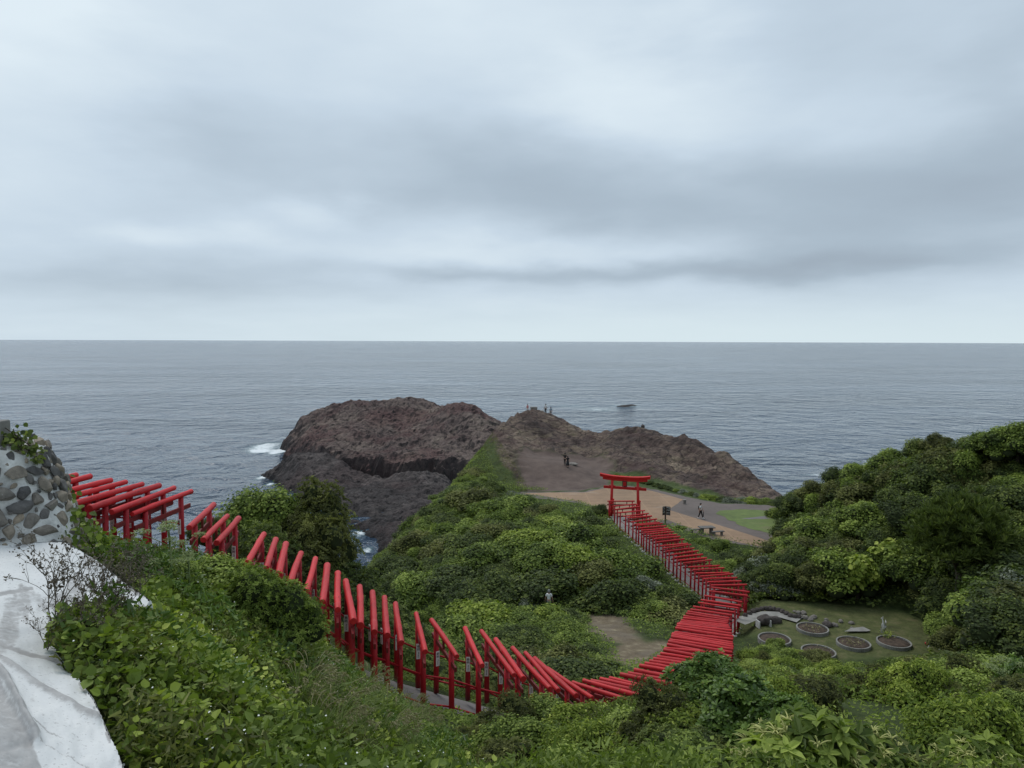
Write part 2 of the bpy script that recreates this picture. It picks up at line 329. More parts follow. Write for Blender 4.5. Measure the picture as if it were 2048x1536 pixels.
# ------------------------------------------------------------------ the torii walk: mid x, mid y, log height, log yaw, log length
TORII = [
    (-12.47,17.53,36.56,-1.710,2.70), (-12.23,17.75,36.50,-1.710,2.70), (-11.69,17.63,36.43,-1.710,2.70), (-11.46,17.86,36.35,-1.710,2.70), (-10.91,17.75,36.27,-1.771,2.70),
    (-10.66,18.13,36.16,-1.714,2.70), (-10.36,18.48,36.04,-1.695,2.66), (-10.13,18.89,35.89,-1.657,2.98), (-9.88,19.33,35.71,-1.622,2.98), (-9.70,19.98,35.49,-1.662,2.88),
    (-8.39,19.41,35.25,-1.393,2.67), (-7.91,19.15,35.00,-1.414,2.60), (-7.78,19.65,34.79,-1.415,2.57), (-6.65,18.60,34.61,-1.390,2.70), (-6.30,18.72,34.43,-1.341,2.70),
    (-6.02,18.76,34.28,-1.326,2.74), (-5.58,18.44,34.14,-1.390,2.53), (-5.14,18.29,34.01,-1.385,2.67), (-4.71,18.01,33.88,-1.353,2.78), (-4.36,17.86,33.74,-1.336,2.75),
    (-4.04,17.73,33.55,-1.291,2.89), (-3.82,17.97,33.33,-1.355,2.74), (-3.54,18.24,33.07,-1.361,2.74), (-3.31,18.71,32.77,-1.367,2.72), (-3.05,19.13,32.43,-1.363,2.80),
    (-2.48,19.36,32.08,-1.360,2.69), (-1.89,19.81,31.73,-1.210,2.63), (-1.08,20.05,31.38,-1.329,2.63), (-0.42,20.45,31.04,-1.236,3.07), (-0.07,20.80,30.69,-1.257,2.72),
    (0.56,20.98,30.34,-1.198,2.87), (0.91,21.55,29.97,-1.224,2.67), (1.34,22.01,29.58,-1.138,2.74), (1.83,22.35,29.21,-0.995,2.33), (3.11,22.28,28.87,-0.622,2.70),
    (3.59,23.06,28.60,-0.541,2.70), (3.97,23.64,28.36,-0.458,2.70), (4.35,24.22,28.16,-0.456,2.70), (4.71,24.59,27.97,-0.506,2.70), (5.26,25.39,27.80,-0.401,2.70),
    (5.62,25.81,27.66,-0.407,2.70), (5.93,26.32,27.53,-0.407,2.70), (6.24,26.94,27.42,-0.426,2.70), (6.53,27.35,27.33,-0.406,2.70), (6.82,27.83,27.25,-0.321,2.70),
    (7.04,28.15,27.17,-0.352,2.70), (7.27,28.55,27.10,-0.335,2.70), (7.49,28.98,27.03,-0.362,2.70), (7.70,29.43,26.96,-0.411,2.70), (7.75,30.06,26.88,-0.250,2.40),
    (8.03,30.29,26.80,-0.465,2.71), (8.22,30.87,26.71,-0.396,2.70), (8.40,31.35,26.61,-0.380,2.71), (8.60,31.94,26.48,-0.415,2.72), (8.75,32.54,26.32,-0.411,2.73),
    (8.95,33.24,26.11,-0.380,2.75), (9.25,34.11,25.86,-0.331,2.71), (9.59,35.26,25.56,-0.366,2.78), (9.89,36.41,25.21,-0.361,2.72), (10.25,37.71,24.82,-0.316,2.78),
    (10.61,38.98,24.40,-0.265,2.73), (10.97,40.29,23.95,-0.232,2.68), (11.36,41.65,23.51,-0.279,2.69), (11.76,43.04,23.10,-0.317,2.59), (12.13,44.26,22.74,-0.333,2.67),
    (12.53,45.36,22.44,-0.414,2.66), (12.86,46.33,22.19,-0.435,2.65), (13.31,47.27,22.01,-0.384,2.66), (13.72,48.15,21.88,-0.404,2.71), (14.31,49.17,21.79,-0.425,2.68),
    (14.70,49.82,21.73,-0.444,2.73), (15.11,50.73,21.69,-0.481,2.63), (15.85,51.93,21.66,-0.340,2.69), (16.23,52.74,21.65,-0.370,2.69), (16.44,53.76,21.66,0.083,2.72),
    (16.32,54.53,21.67,0.079,2.63), (16.21,55.24,21.69,0.139,2.71), (16.12,55.90,21.71,0.216,2.80), (15.94,56.40,21.73,0.074,2.67), (15.84,57.31,21.75,0.195,2.73),
    (15.66,57.91,21.78,0.155,2.66), (15.41,59.04,21.83,0.313,2.69), (15.11,59.46,21.90,0.321,2.67), (14.94,60.07,21.99,0.346,2.71), (14.76,60.69,22.08,0.414,2.76),
    (14.55,61.35,22.16,0.345,2.68), (14.43,62.08,22.22,0.384,2.80), (14.23,62.41,22.28,0.304,2.64), (14.14,63.50,22.34,0.337,2.77), (13.99,64.26,22.39,0.322,2.66),
    (13.83,64.75,22.46,0.303,2.66), (13.64,65.34,22.52,0.350,2.75), (13.46,65.76,22.58,0.332,2.73), (13.29,66.22,22.63,0.252,2.66), (13.23,66.97,22.66,0.319,2.73),
    (13.10,67.83,22.68,0.290,2.68), (12.90,68.12,22.71,0.322,2.68), (12.80,69.10,22.74,0.411,2.96), (12.58,70.41,22.77,0.299,2.68), (12.38,71.15,22.79,0.429,2.92),
    (12.14,72.46,22.81,0.342,3.01), (11.99,73.94,22.83,0.401,2.91), (11.85,75.24,22.83,0.354,2.72), (11.78,77.21,22.82,-0.018,2.89),
]

POST_H = 1.95
NA, NB = 13, 34                 # upper row ends, middle stretch ends (index)
ND = NB + 34                    # the curve ends where the straight far row starts
PATH = np.array([(t[0], t[1], t[2] - POST_H) for t in TORII])
PATH = np.concatenate([[PATH[0] + (-6, -1.5, 0.9)], PATH, [(11.9, 79.0, 20.72)]])
def smooth_line(P, it=4):
    P = P.copy()
    for _ in range(it): P[1:-1] = (P[:-2] + 2 * P[1:-1] + P[2:]) / 4
    return P
PATHS = smooth_line(PATH, 6)

# ------------------------------------------------------------------ ground heights
PLAZA_Z = H - 19.3
def pxd(L): return [at(*p) for p in L]
CTRL = []
CTRL += [tuple(p) for p in PATHS[::3]]
# (pixel x, pixel y, forward distance) of bare-ground points
CTRL += [tuple(p) for p in pxd([
    # plaza and purple slope
    (1060, 990, 92), (1250, 975, 95.5), (1330, 985, 92.4), (1440, 1010, 85.3), (1370, 1040, 78.2), (1500, 1080, 70.3), (1560, 1040, 78), (1560, 1075, 71.2), (1240, 1030, 80.5),
    (1050, 960, 98.5), (1200, 945, 104), (1133, 928, 103), (1050, 905, 111), (1150, 915, 112), (1250, 915, 112), (1290, 935, 106),
    # rocky ridge crest
    (990, 868, 119), (1010, 855, 122), (1032, 840, 126), (1060, 834, 131), (1100, 843, 131), (1140, 856, 129), (1180, 870, 127), (1225, 877, 125), (1260, 867, 123), (1287, 864, 121), (1320, 879, 119), (1360, 893, 117), (1400, 895, 114),
    (1440, 916, 110), (1480, 938, 106.5), (1500, 951, 104), (1530, 976, 100), (1552, 992, 97),
    # face of the ridge
    (1085, 880, 119), (1150, 885, 121), (1200, 895, 119), (1260, 895, 116), (1330, 920, 110), (1390, 930, 108), (1430, 960, 101), (1490, 985, 96.5), (1330, 968, 98), (1450, 1000, 90), (1560, 1012, 85.5),
    # left flank of the headland, edge over the sea
    (975, 890, 114.5), (945, 920, 110), (920, 950, 105), (888, 988, 98), (838, 1048, 90), (775, 1102, 82), (722, 1152, 74),
    # green hill between
    (1000, 1006, 86), (1090, 1012, 84), (1160, 1025, 80.5), (1200, 1045, 78), (900, 1060, 80), (900, 1120, 69), (1000, 1080, 72), (1100, 1080, 70), (1180, 1110, 66), (800, 1220, 58), (900, 1270, 51), (1000, 1200, 56), (1100, 1170, 58), (1250, 1150, 60), (1330, 1210, 54), (1000, 1310, 42), (1100, 1260, 47), (850, 1320, 43),
    # clearing
    (1200, 1235, 52), (1250, 1250, 49), (1290, 1300, 42.5), (1240, 1330, 39), (1160, 1320, 38),
    # garden and right hill
    (1520, 1245, 50), (1625, 1253, 49), (1800, 1275, 46), (1600, 1320, 43.5), (1750, 1310, 45), (1560, 1290, 45.5), (1500, 1225, 53), (1700, 1225, 51.5), (1830, 1240, 50),
    (1560, 1150, 62), (1480, 1120, 66), (1450, 1100, 68),
    # near bank, in front of the walk
    (200, 1256, 6.25), (150, 1292, 5.5), (250, 1350, 5.15), (292, 1238, 6.7), (235, 1300, 5.7), (290, 1430, 5.2), (480, 1170, 11.5), (600, 1290, 11.5), (700, 1365, 13.5), (790, 1430, 14.5), (850, 1500, 14.5), (950, 1540, 12.5), (700, 1480, 9.5), (500, 1440, 7.8), (360, 1390, 6.3), (600, 1560, 6.3), (310, 1570, 4.3), (400, 1240, 8.6), (345, 1200, 9.4),
    (1000, 1480, 15.5), (1100, 1470, 14), (1150, 1450, 17), (900, 1600, 9), (1300, 1460, 16), (1420, 1400, 11.5), (1300, 1600, 7.6), (1500, 1560, 6.2), (1550, 1640, 4.6), (1750, 1600, 5.6), (2000, 1600, 7.2), (1450, 1390, 15),
    (1700, 1440, 19), (1600, 1370, 30), (1550, 1330, 38), (1900, 1390, 24), (1850, 1340, 33), (2048, 1440, 18)])]
CTRL += [(-16.0, 16.5, 39.0), (-20.0, 12.0, 40.5), (-13.0, 15.5, 37.3), (0, 0, 37.8), (-6, 6, 37.4), (-8, 9.5, 37.2), (6, 0, 38), (12, 0, 38), (20, 4, 37), (-6, -10, 39), (10, -12, 40), (30, 0, 37),
         (-11, 13.5, 36.6), (-8, 14, 35.6),
         # seaward drop beyond the upper row
         (-14, 23, 31.5), (-10.5, 23.5, 31.3), (-8, 24, 30.8), (-5, 25, 28.5), (-2, 26, 25.5), (-14, 29, 24), (-9, 30, 26), (-5, 32, 22.5), (0, 31, 23), (-20, 34, 10), (-13, 40, 14), (-8, 42, 17), (-2, 38, 20.5), (-16, 52, 9), (-9, 52, 15.5), (-28, 40, -2), (-26, 55, -3), (-22, 66, 1), (-30, 25, 14), (-40, 20, 8), (-45, 45, -6), (-38, 70, -6),
         (-17, 62, 11.0), (-17.6, 74, 10.5), (-16.8, 82, 11.5), (-14.4, 90, 12.5), (-12.6, 98, 13), (-10.8, 105, 13.5), (-9.3, 110, 14.5), (-21, 78, 4), (-28, 84, -4), (-21, 92, 5), (-28, 98, -4), (-17, 106, 5), (-24, 114, -5), (-12, 118, 10), (-20, 128, -6), (-8, 128, 14), (-2, 136, 16), (-6, 146, -4), (-14, 138, -4),
         (6, 140, 14), (14, 138, 12), (22, 133, 10), (30, 126, 10), (38, 116, 8), (41, 107, 6), (44, 99, 6), (6, 152, -5), (18, 150, -5), (30, 142, -5), (40, 132, -5), (48, 120, -5), (52, 106, -5), (52, 94, 2), (60, 95, -5), (44, 88, 18), (40, 82, 20.2), (48, 80, 19),
         # wooded hill on the right
         (30, 66, 22), (36, 62, 25.5), (42, 58, 28), (46, 52, 29.5), (28, 56, 22.3), (33, 50, 24), (38, 44, 27), (31, 42, 22.5), (30, 36, 25), (28, 30, 27), (24, 24, 29), (36, 30, 30), (50, 40, 32), (60, 50, 33), (50, 66, 27), (44, 72, 22), (55, 78, 20), (64, 84, 2), (75, 70, 10), (85, 60, 5), (90, 85, -6), (80, 100, -6), (70, 30, 36), (45, 15, 36), (24, 16, 32.5), (16, 14, 32.8), (95, 30, 20),
         (-50, 0, 20), (-60, 20, 0), (-60, -15, 25), (95, -15, 40), (-60, 90, -8), (-45, 150, -8), (95, 150, -8), (50, 150, -8)]
CTRL = np.array(CTRL)
_kc = 2.0
def _fit(C, smooth=0.02):
    X = C[:, :2]; D = np.sqrt(((X[:, None] - X[None]) ** 2).sum(-1) + _kc ** 2); n = len(X)
    Pm = np.column_stack([np.ones(n), X / 50.0]); A = np.zeros((n + 3, n + 3)); A[:n, :n] = D - smooth * np.eye(n) * 10; A[:n, n:] = Pm; A[n:, :n] = Pm.T
    return np.linalg.solve(A, np.concatenate([C[:, 2], np.zeros(3)]))
_kw = _fit(CTRL)
def base_z(XY):
    out = np.empty(len(XY)); C = CTRL[:, :2]
    for a in range(0, len(XY), 20000):
        q = XY[a:a + 20000]; D = np.sqrt(((q[:, None] - C[None]) ** 2).sum(-1) + _kc ** 2)
        out[a:a + 20000] = D @ _kw[:-3] + _kw[-3] + q @ _kw[-2:] / 50.0
    return out
def xy(L, z=None): return [tuple((atz(px, py, PLAZA_Z if z is None else z))[:2]) for px, py in L]
PLAZA_POLY = xy([(1035, 992), (1042, 984), (1100, 984), (1170, 983), (1215, 973), (1250, 972), (1295, 977), (1340, 986), (1400, 1000), (1440, 1007), (1560, 1012), (1700, 1060), (1620, 1108), (1510, 1093), (1430, 1079), (1380, 1063), (1325, 1046), (1285, 1046), (1230, 1038), (1205, 1020), (1160, 1007), (1100, 1000)])
GARDEN_Z = H - 19.3
GARDEN_POLY = [(15.6, 50.5), (17, 46), (18.5, 43.6), (22, 43), (27, 43.6), (29, 47), (28, 51), (22, 52.5), (17.5, 53.5)]
ROCK_POLY = [tuple(p[:2]) for p in pxd([(1040, 975, 96), (1000, 940, 104), (985, 905, 112), (978, 880, 118)])] + [(-6, 124), (-8, 134), (-10, 150), (50, 150), (62, 100), (47, 97)] + [tuple(p[:2]) for p in pxd([(1556, 1000, 92), (1450, 993, 91), (1340, 965, 98.5), (1290, 945, 102), (1230, 938, 104), (1200, 950, 102), (1120, 975, 96.5)])]
PURPLE_POLY = [tuple(p[:2]) for p in pxd([(1045, 985, 93), (1040, 950, 100), (1030, 920, 107), (1060, 905, 111), (1120, 912, 111), (1200, 915, 112), (1230, 930, 107), (1225, 950, 101), (1215, 972, 96), (1170, 984, 93)])]
CLEAR_POLY = [tuple(p[:2]) for p in pxd([(1175, 1215, 54), (1230, 1228, 52), (1262, 1262, 47.5), (1300, 1278, 45), (1345, 1272, 45.5), (1330, 1310, 41.5), (1290, 1335, 38.5), (1240, 1345, 37.5), (1235, 1315, 41), (1225, 1290, 44), (1185, 1265, 47)])]
def rbf(C, c=6.0):
    C = np.array(C, float); X = C[:, :2]; n = len(X); D = np.sqrt(((X[:, None] - X[None]) ** 2).sum(-1) + c * c)
    Pm = np.column_stack([np.ones(n), X / 50]); A = np.zeros((n + 3, n + 3)); A[:n, :n] = D - 0.2 * np.eye(n); A[:n, n:] = Pm; A[n:, :n] = Pm.T
    w = np.linalg.solve(A, np.concatenate([C[:, 2], np.zeros(3)]))
    def ev(q):
        o = np.empty(len(q))
        for a in range(0, len(q), 20000):
            k = q[a:a + 20000]; o[a:a + 20000] = np.sqrt(((k[:, None] - X[None]) ** 2).sum(-1) + c * c) @ w[:-3] + w[-3] + k @ w[-2:] / 50
        return o
    return ev
# outline of the white terrace (pixel, forward distance); the soil stays below it
AP = [(0, 1133, 7.2), (60, 1128, 7.5), (105, 1112, 7.9), (130, 1088, 8.3), (160, 1102, 8.2), (190, 1120, 8.0), (240, 1160, 7.6), (285, 1190, 7.2), (305, 1215, 6.8), (290, 1300, 5.6), (215, 1390, 4.6), (250, 1536, 3.6), (0, 1200, 6.4), (0, 1290, 5.2), (0, 1345, 4.55), (70, 1480, 3.65), (0, 1536, 3.3), (0, 1420, 3.85), (150, 1200, 6.8), (120, 1310, 5.3), (-200, 1133, 7.0), (-200, 1350, 4.5), (-200, 1536, 3.2), (130, 1700, 2.8), (-200, 1700, 2.6), (300, 1700, 2.9), (60, 1100, 8.2), (-60, 1100, 8.0), (-200, 1090, 8.2)]
ap_d = rbf([(p[0] / 20.0, p[1] / 20.0, p[2]) for p in AP], 3.0)
AP_POLY = [(-200, 1080), (60, 1085), (100, 1084), (130, 1082), (160, 1101), (190, 1119), (215, 1138), (240, 1158), (265, 1176), (285, 1189), (300, 1201), (292, 1214), (215, 1236), (150, 1262), (112, 1284), (112, 1306), (140, 1340), (170, 1376), (188, 1400), (205, 1438), (222, 1478), (238, 1512), (252, 1550), (290, 1700), (-200, 1700)]
def _ap_xy():
    out = []
    for p, k in zip(AP_POLY, ap_d(np.array(AP_POLY, float) / 20.0)): r = ray(*p); out.append(tuple((r / r[1] * k)[:2]))
    return out
AP_XY = _ap_xy()
HILL_XY = [tuple(at(*p)[:2]) for p in [(745, 1150, 73), (800, 1100, 80), (860, 1048, 89), (905, 995, 97), (1000, 1004, 88), (1150, 1022, 82), (1210, 1060, 76), (1300, 1150, 62), (1330, 1210, 54), (1190, 1225, 53), (1150, 1280, 45), (1080, 1320, 40), (960, 1310, 42), (860, 1300, 44), (790, 1240, 52)]]
def ground_z(XY, detail=True):
    XY = np.asarray(XY, float).reshape(-1, 2); z = base_z(XY)
    rough = fbm(XY, 0.35, 4, 5) - 0.5
    dpl, _ = segdist(XY, PLAZA_POLY, True); inp = inpoly(XY, PLAZA_POLY); sd = np.where(inp, -dpl, dpl)
    wpl = 1 - sstep(sd, 0.0, 2.0)
    dg, _ = segdist(XY, GARDEN_POLY, True); ing = inpoly(XY, GARDEN_POLY); wg = 1 - sstep(np.where(ing, -dg, dg), 0, 2.0)
    dp, ti = segdist(XY, PATHS); pz = np.interp(ti, np.arange(len(PATHS)), PATHS[:, 2]); wp = 1 - sstep(dp, 1.3, 3.0)
    dr, _ = segdist(XY, ROCK_POLY, True); inr = inpoly(XY, ROCK_POLY); wr = sstep(np.where(inr, dr, -dr), -1.0, 2.0)
    du, _ = segdist(XY, PURPLE_POLY, True); inu = inpoly(XY, PURPLE_POLY); wu = sstep(np.where(inu, du, -du), -0.5, 2.0)
    wh = np.zeros(len(XY)); dh, _ = segdist(XY, HILL_XY, True); wh = sstep(np.where(inpoly(XY, HILL_XY), dh, -dh), 1.5, 7.0)
    z = z + wh * (1 - wpl) * ((fbm(XY, 0.10, 2, 71) - .5) * 4.0 - .1)
    if detail:
        z = z + rough * 0.5 * (1 - wr)
        q = np.column_stack([XY[:, 0], XY[:, 1] * 0.7 + 0.3 * XY[:, 0]])
        rid = fbm(q, 0.16, 5, 21, True) - 0.55; fine = fbm(XY, 0.6, 5, 31, True) - 0.5
        strat = fbm(np.column_stack([XY[:, 0] * 0.25 + XY[:, 1] * 0.12, XY[:, 1] * 0.5]), 0.9, 4, 41, True) - 0.5
        blk = fbm(np.column_stack([XY[:, 0] * .7 + XY[:, 1] * .5, XY[:, 1] * .8 - XY[:, 0] * .5]), .33, 4, 51, True, .6) - .55
        uu = (0.42 * XY[:, 0] + 0.22 * XY[:, 1] + 1.5 * z) * 0.55 + 2.2 * fbm(XY, 0.12, 3, 61); fr = uu - np.floor(uu); ledge = np.where(fr < .75, fr / .75, (1 - fr) / .25) - .5
        z = z + wr * (1 - wu * 0.9) * (ledge * 0.42 + rid * 1.7 + fine * 0.7 + strat * 0.9 + blk * 0.9)
    z = z * (1 - wpl) + (PLAZA_Z + 0.03 * rough * 0) * wpl
    z = z * (1 - wg) + (GARDEN_Z + 0.10 * rough) * wg
    z = z * (1 - wp) + (pz - 0.05) * wp
    da, _ = segdist(XY, AP_XY, True); ina = inpoly(XY, AP_XY); wa = sstep(np.where(ina, da, -da), -0.05, 0.35)
    return z * (1 - wa) + np.minimum(z, 37.05) * wa
def gz(x, y): return float(ground_z(np.array([[x, y]]))[0])

def build_ground():
    xs = np.concatenate([np.arange(-60, -30, 1.2), np.arange(-30, 50, 0.36), np.arange(50, 95.1, 1.2)])
    ys = np.concatenate([np.arange(-15, 2, 1.0), np.arange(2, 84, 0.45), np.arange(84, 136, 0.30), np.arange(136, 151, 1.0)])
    X, Y = np.meshgrid(xs, ys); XY = np.column_stack([X.ravel(), Y.ravel()]); Z = ground_z(XY)
    global GRID; GRID = (xs, ys, Z.reshape(len(ys), len(xs)))
    nx, ny = len(xs), len(ys); i = (np.arange(ny - 1)[:, None] * nx + np.arange(nx - 1)[None]).ravel()
    F = np.stack([i, i + 1, i + nx + 1, i + nx], -1)
    keep = (Z[F].max(1) > -3); F = F[keep]
    rk_ = inpoly(XY[F].mean(1), ROCK_POLY) & ~inpoly(XY[F].mean(1), PURPLE_POLY); mb = MB(); mb.add(np.column_stack([XY, Z]), F, 0, 0.5, True); mb.sm = [~rk_]
    def soft(poly, w):
        d, _ = segdist(XY, poly, True); ins = inpoly(XY, poly); sd = np.where(ins, d, -d) + (fbm(XY, 0.5, 4, 77) - 0.5) * 2.2
        return sstep(sd, -w, w)
    rock = soft(ROCK_POLY, 0.4); purple = soft(PURPLE_POLY, 0.5); clear = soft(CLEAR_POLY, 0.4)
    dpl, _ = segdist(XY, PLAZA_POLY, True); plz = np.where(inpoly(XY, PLAZA_POLY), 1.0, 0.0)
    low = sstep(-Z, -12, -6) * (XY[:, 1] > 50)
    gard = soft(GARDEN_POLY, 0.6)
    me = mb.mesh('ground', M['ground'])
    ca = me.attributes.new('cover', 'FLOAT_COLOR', 'POINT')
    ca.data.foreach_set('color', np.column_stack([np.maximum(rock * (1 - purple), low), np.maximum(purple, 0), clear, gard]).astype(np.float32).ravel())
    o = structure(link('ground', me)); return o

m, nt, b, out = material('ground'); M['ground'] = m
tc = nt.node('ShaderNodeTexCoord'); P_ = tc.outputs['Object']
ca = nt.node('ShaderNodeAttribute', attribute_name='cover'); sp = nt.node('ShaderNodeSeparateColor'); nt.l.new(ca.outputs['Color'], sp.inputs[0])
veg = nt.ramp(nt.noise(P_, 0.8, 6, 0.65), [(0.3, (0.030, 0.040, 0.014)), (0.55, (0.060, 0.085, 0.024)), (0.75, (0.11, 0.125, 0.045))])
r1 = nt.noise(P_, 0.14, 6, 0.62); r2 = nt.noise(nt.vec(P_, (1, 1, 2.2)), 0.7, 8, 0.7)
rockc = nt.ramp(nt.math('ADD', nt.math('MULTIPLY', r1, 0.6), nt.math('MULTIPLY', r2, 0.4)), [(0.37, (0.050, 0.036, 0.032)), (0.46, (0.102, 0.072, 0.061)), (0.54, (0.165, 0.120, 0.094)), (0.65, (0.30, 0.235, 0.165))])
crk = nt.noise(nt.vec(P_, (0.5, 0.5, 1.6)), 1.6, 6, 0.7)
warp = nt.node('ShaderNodeVectorMath', operation='ADD'); nt.l.new(P_, warp.inputs[0]); nt.l.new(nt.noise(P_, 0.5, 4, 0.6, out=1), warp.inputs[1])
def cracks(scale, w, stretch=(1, 1, 1.8)):
    v_ = nt.node('ShaderNodeTexVoronoi', feature='DISTANCE_TO_EDGE'); nt.l.new(nt.vec(warp.outputs[0], stretch), v_.inputs['Vector']); v_.inputs['Scale'].default_value = scale; return nt.maprange(v_.outputs['Distance'], 0.0, w, 1.0, 0.0)
rockc = nt.mix(nt.maprange(crk, 0.36, 0.44, 0.75, 0.0), rockc, (0.030, 0.024, 0.022))
rockc = nt.mix(nt.math('MULTIPLY', cracks(0.42, 0.07), 0.7), rockc, (0.028, 0.022, 0.020)); rockc = nt.mix(nt.math('MULTIPLY', cracks(1.5, 0.09), 0.45), rockc, (0.030, 0.024, 0.022))
bandn = nt.noise(nt.vec(warp.outputs[0], (0.12, 0.07, 0.9)), 1.3, 4, 0.6); rockc = nt.mix(nt.math('MULTIPLY', nt.maprange(bandn, 0.52, 0.62), 0.55), rockc, (0.085, 0.052, 0.047)); rockc = nt.mix(nt.math('MULTIPLY', nt.maprange(bandn, 0.36, 0.44, 1.0, 0.0), 0.45), rockc, (0.20, 0.155, 0.105))
lich = nt.maprange(nt.noise(P_, 0.35, 6, 0.7), 0.60, 0.72)
rockc = nt.mix(nt.math('MULTIPLY', lich, 0.45), rockc, (0.12, 0.12, 0.055))
purp = nt.ramp(nt.noise(P_, 0.5, 7, 0.65), [(0.3, (0.082, 0.058, 0.050)), (0.7, (0.150, 0.110, 0.092))])
soil = nt.ramp(nt.noise(P_, 1.1, 8, 0.7), [(0.3, (0.105, 0.080, 0.052)), (0.52, (0.185, 0.145, 0.095)), (0.68, (0.32, 0.27, 0.175))])
pale = nt.maprange(nt.noise(P_, 0.35, 4), 0.45, 0.6)
soil = nt.mix(nt.math('MULTIPLY', pale, 0.6), soil, (0.165, 0.135, 0.105))
lawn = nt.ramp(nt.noise(P_, 1.3, 7, 0.65), [(0.3, (0.060, 0.062, 0.026)), (0.5, (0.092, 0.105, 0.036)), (0.7, (0.15, 0.135, 0.065))])
c = nt.mix(sp.outputs[0], veg, rockc); c = nt.mix(sp.outputs[1], c, purp); c = nt.mix(sp.outputs[2], c, soil); c = nt.mix(ca.outputs['Alpha'], c, lawn)
nt.l.new(c, b.inputs['Base Color']); b.inputs['Roughness'].default_value = 0.92; b.inputs['Specular IOR Level'].default_value = 0.25
bn = nt.node('ShaderNodeBump'); bn.inputs['Strength'].default_value = 0.9; bn.inputs['Distance'].default_value = 0.35
hgt = nt.math('ADD', nt.math('MULTIPLY', nt.noise(P_, 0.9, 9, 0.68), 1.0), nt.math('MULTIPLY', crk, 0.7))
soft_ = nt.math('SUBTRACT', 1.0, nt.math('MULTIPLY', sp.outputs[1], 0.85)); nt.l.new(nt.math('MULTIPLY', hgt, soft_), bn.inputs['Height']); nt.l.new(bn.outputs[0], b.inputs['Normal'])
build_ground()
def ground_z(XY, detail=True):          # from here on read from the finished mesh grid
    XY = np.asarray(XY, float).reshape(-1, 2); xs, ys, Z = GRID
    i = np.clip(np.searchsorted(xs, XY[:, 0]) - 1, 0, len(xs) - 2); j = np.clip(np.searchsorted(ys, XY[:, 1]) - 1, 0, len(ys) - 2)
    a = np.clip((XY[:, 0] - xs[i]) / (xs[i + 1] - xs[i]), 0, 1); b = np.clip((XY[:, 1] - ys[j]) / (ys[j + 1] - ys[j]), 0, 1)
    return (Z[j, i] * (1 - a) + Z[j, i + 1] * a) * (1 - b) + (Z[j + 1, i] * (1 - a) + Z[j + 1, i + 1] * a) * b
base_z = ground_z
def hit(px, py, d0, d1):                 # first ground point along a pixel's ray
    ds = np.linspace(d0, d1, 400); r = ray(px, py); W = r[None] / r[1] * ds[:, None]; W[:, 2] += H; below = W[:, 2] < ground_z(W[:, :2]); i = int(np.argmax(below))
    return W[i] if below.any() else W[-1]

# ------------------------------------------------------------------ sea
m, nt, b, out = material('sea'); M['sea'] = m
tc = nt.node('ShaderNodeTexCoord'); P_ = tc.outputs['Object']
sep = nt.node('ShaderNodeSeparateXYZ'); nt.l.new(P_, sep.inputs[0]); sx, sy = sep.outputs[0], sep.outputs[1]
wv1 = nt.noise(nt.vec(P_, (1.0, 1.0, 1)), 0.075, 4, 0.6, 0.6); wv2 = nt.noise(nt.vec(P_, (0.7, 1.0, 1)), 0.30, 5, 0.62, 0.5); swell = nt.noise(nt.vec(P_, (0.5, 1, 1)), 0.028, 4, 0.55, 0.3)
hgt = nt.math('ADD', nt.math('ADD', nt.math('MULTIPLY', wv1, 11.5), nt.math('MULTIPLY', wv2, 1.4)), nt.math('MULTIPLY', swell, 9.0))
bn = nt.node('ShaderNodeBump'); bn.inputs['Distance'].default_value = 1.0; nt.l.new(nt.maprange(nt.noise(nt.vec(P_, (0.3, 1.0, 1)), 0.012, 4, 0.6, 0.5), 0.36, 0.62, 0.45, 1.0), bn.inputs['Strength'])
nt.l.new(hgt, bn.inputs['Height']); nt.l.new(bn.outputs[0], b.inputs['Normal'])
wind = nt.noise(nt.vec(P_, (0.25, 1.0, 1)), 0.0045, 5, 0.6, 0.6)
body = nt.ramp(wind, [(0.35, (0.020, 0.042, 0.074)), (0.65, (0.044, 0.076, 0.122))])
foam = 0.0
FOAM = [(530, 893, 34, 11, 1.05), (558, 903, 16, 7, 1.2), (570, 926, 14, 5, .8), (590, 1000, 16, 8, .7), (640, 1022, 20, 8, .7), (685, 1055, 16, 8, .8), (735, 1100, 14, 8, .9), (520, 903, 20, 4, 0.8), (524, 955, 14, 7, 0.9), (540, 968, 12, 5, 0.9), (1255, 812, 36, 4, 0.75), (1205, 820, 50, 5, 0.62), (1140, 812, 60, 5, 0.5), (1215, 841, 40, 3, 0.4), (1640, 950, 46, 1.6, 0.9), (718, 1066, 22, 9, 0.85), (705, 1085, 20, 10, 0.6), (690, 1040, 14, 8, 0.4), (540, 990, 8, 12, 0.5), (615, 800, 200, 2, 0.12), (1325, 935, 60, 6, 0.3)]
for px, py, rx, ry, a in FOAM:
    p = atz(px, py, 0.0); e = abs(atz(px, py + ry, 0.0)[1] - p[1]); foam = nt.math('ADD', foam, nt.gauss(sx, sy, float(p[0]), float(p[1]), float(rx * p[1] / FPX), float(e), a))
fn = nt.math('ADD', nt.math('MULTIPLY', nt.noise(nt.vec(P_, (0.7, 1, 1)), 0.22, 8, 0.75, 1.2), 0.8), nt.math('MULTIPLY', nt.noise(P_, 1.3, 4, 0.6), 0.2))
ff = nt.maprange(nt.math('ADD', fn, nt.math('MULTIPLY', foam, 0.50)), 0.76, 0.98)
caps = nt.math('MULTIPLY', nt.maprange(nt.noise(nt.vec(P_, (0.35, 1.2, 1)), 0.16, 5, 0.6, 0.6), 0.715, 0.77), 0.7)
ff = nt.math('MAXIMUM', ff, caps)
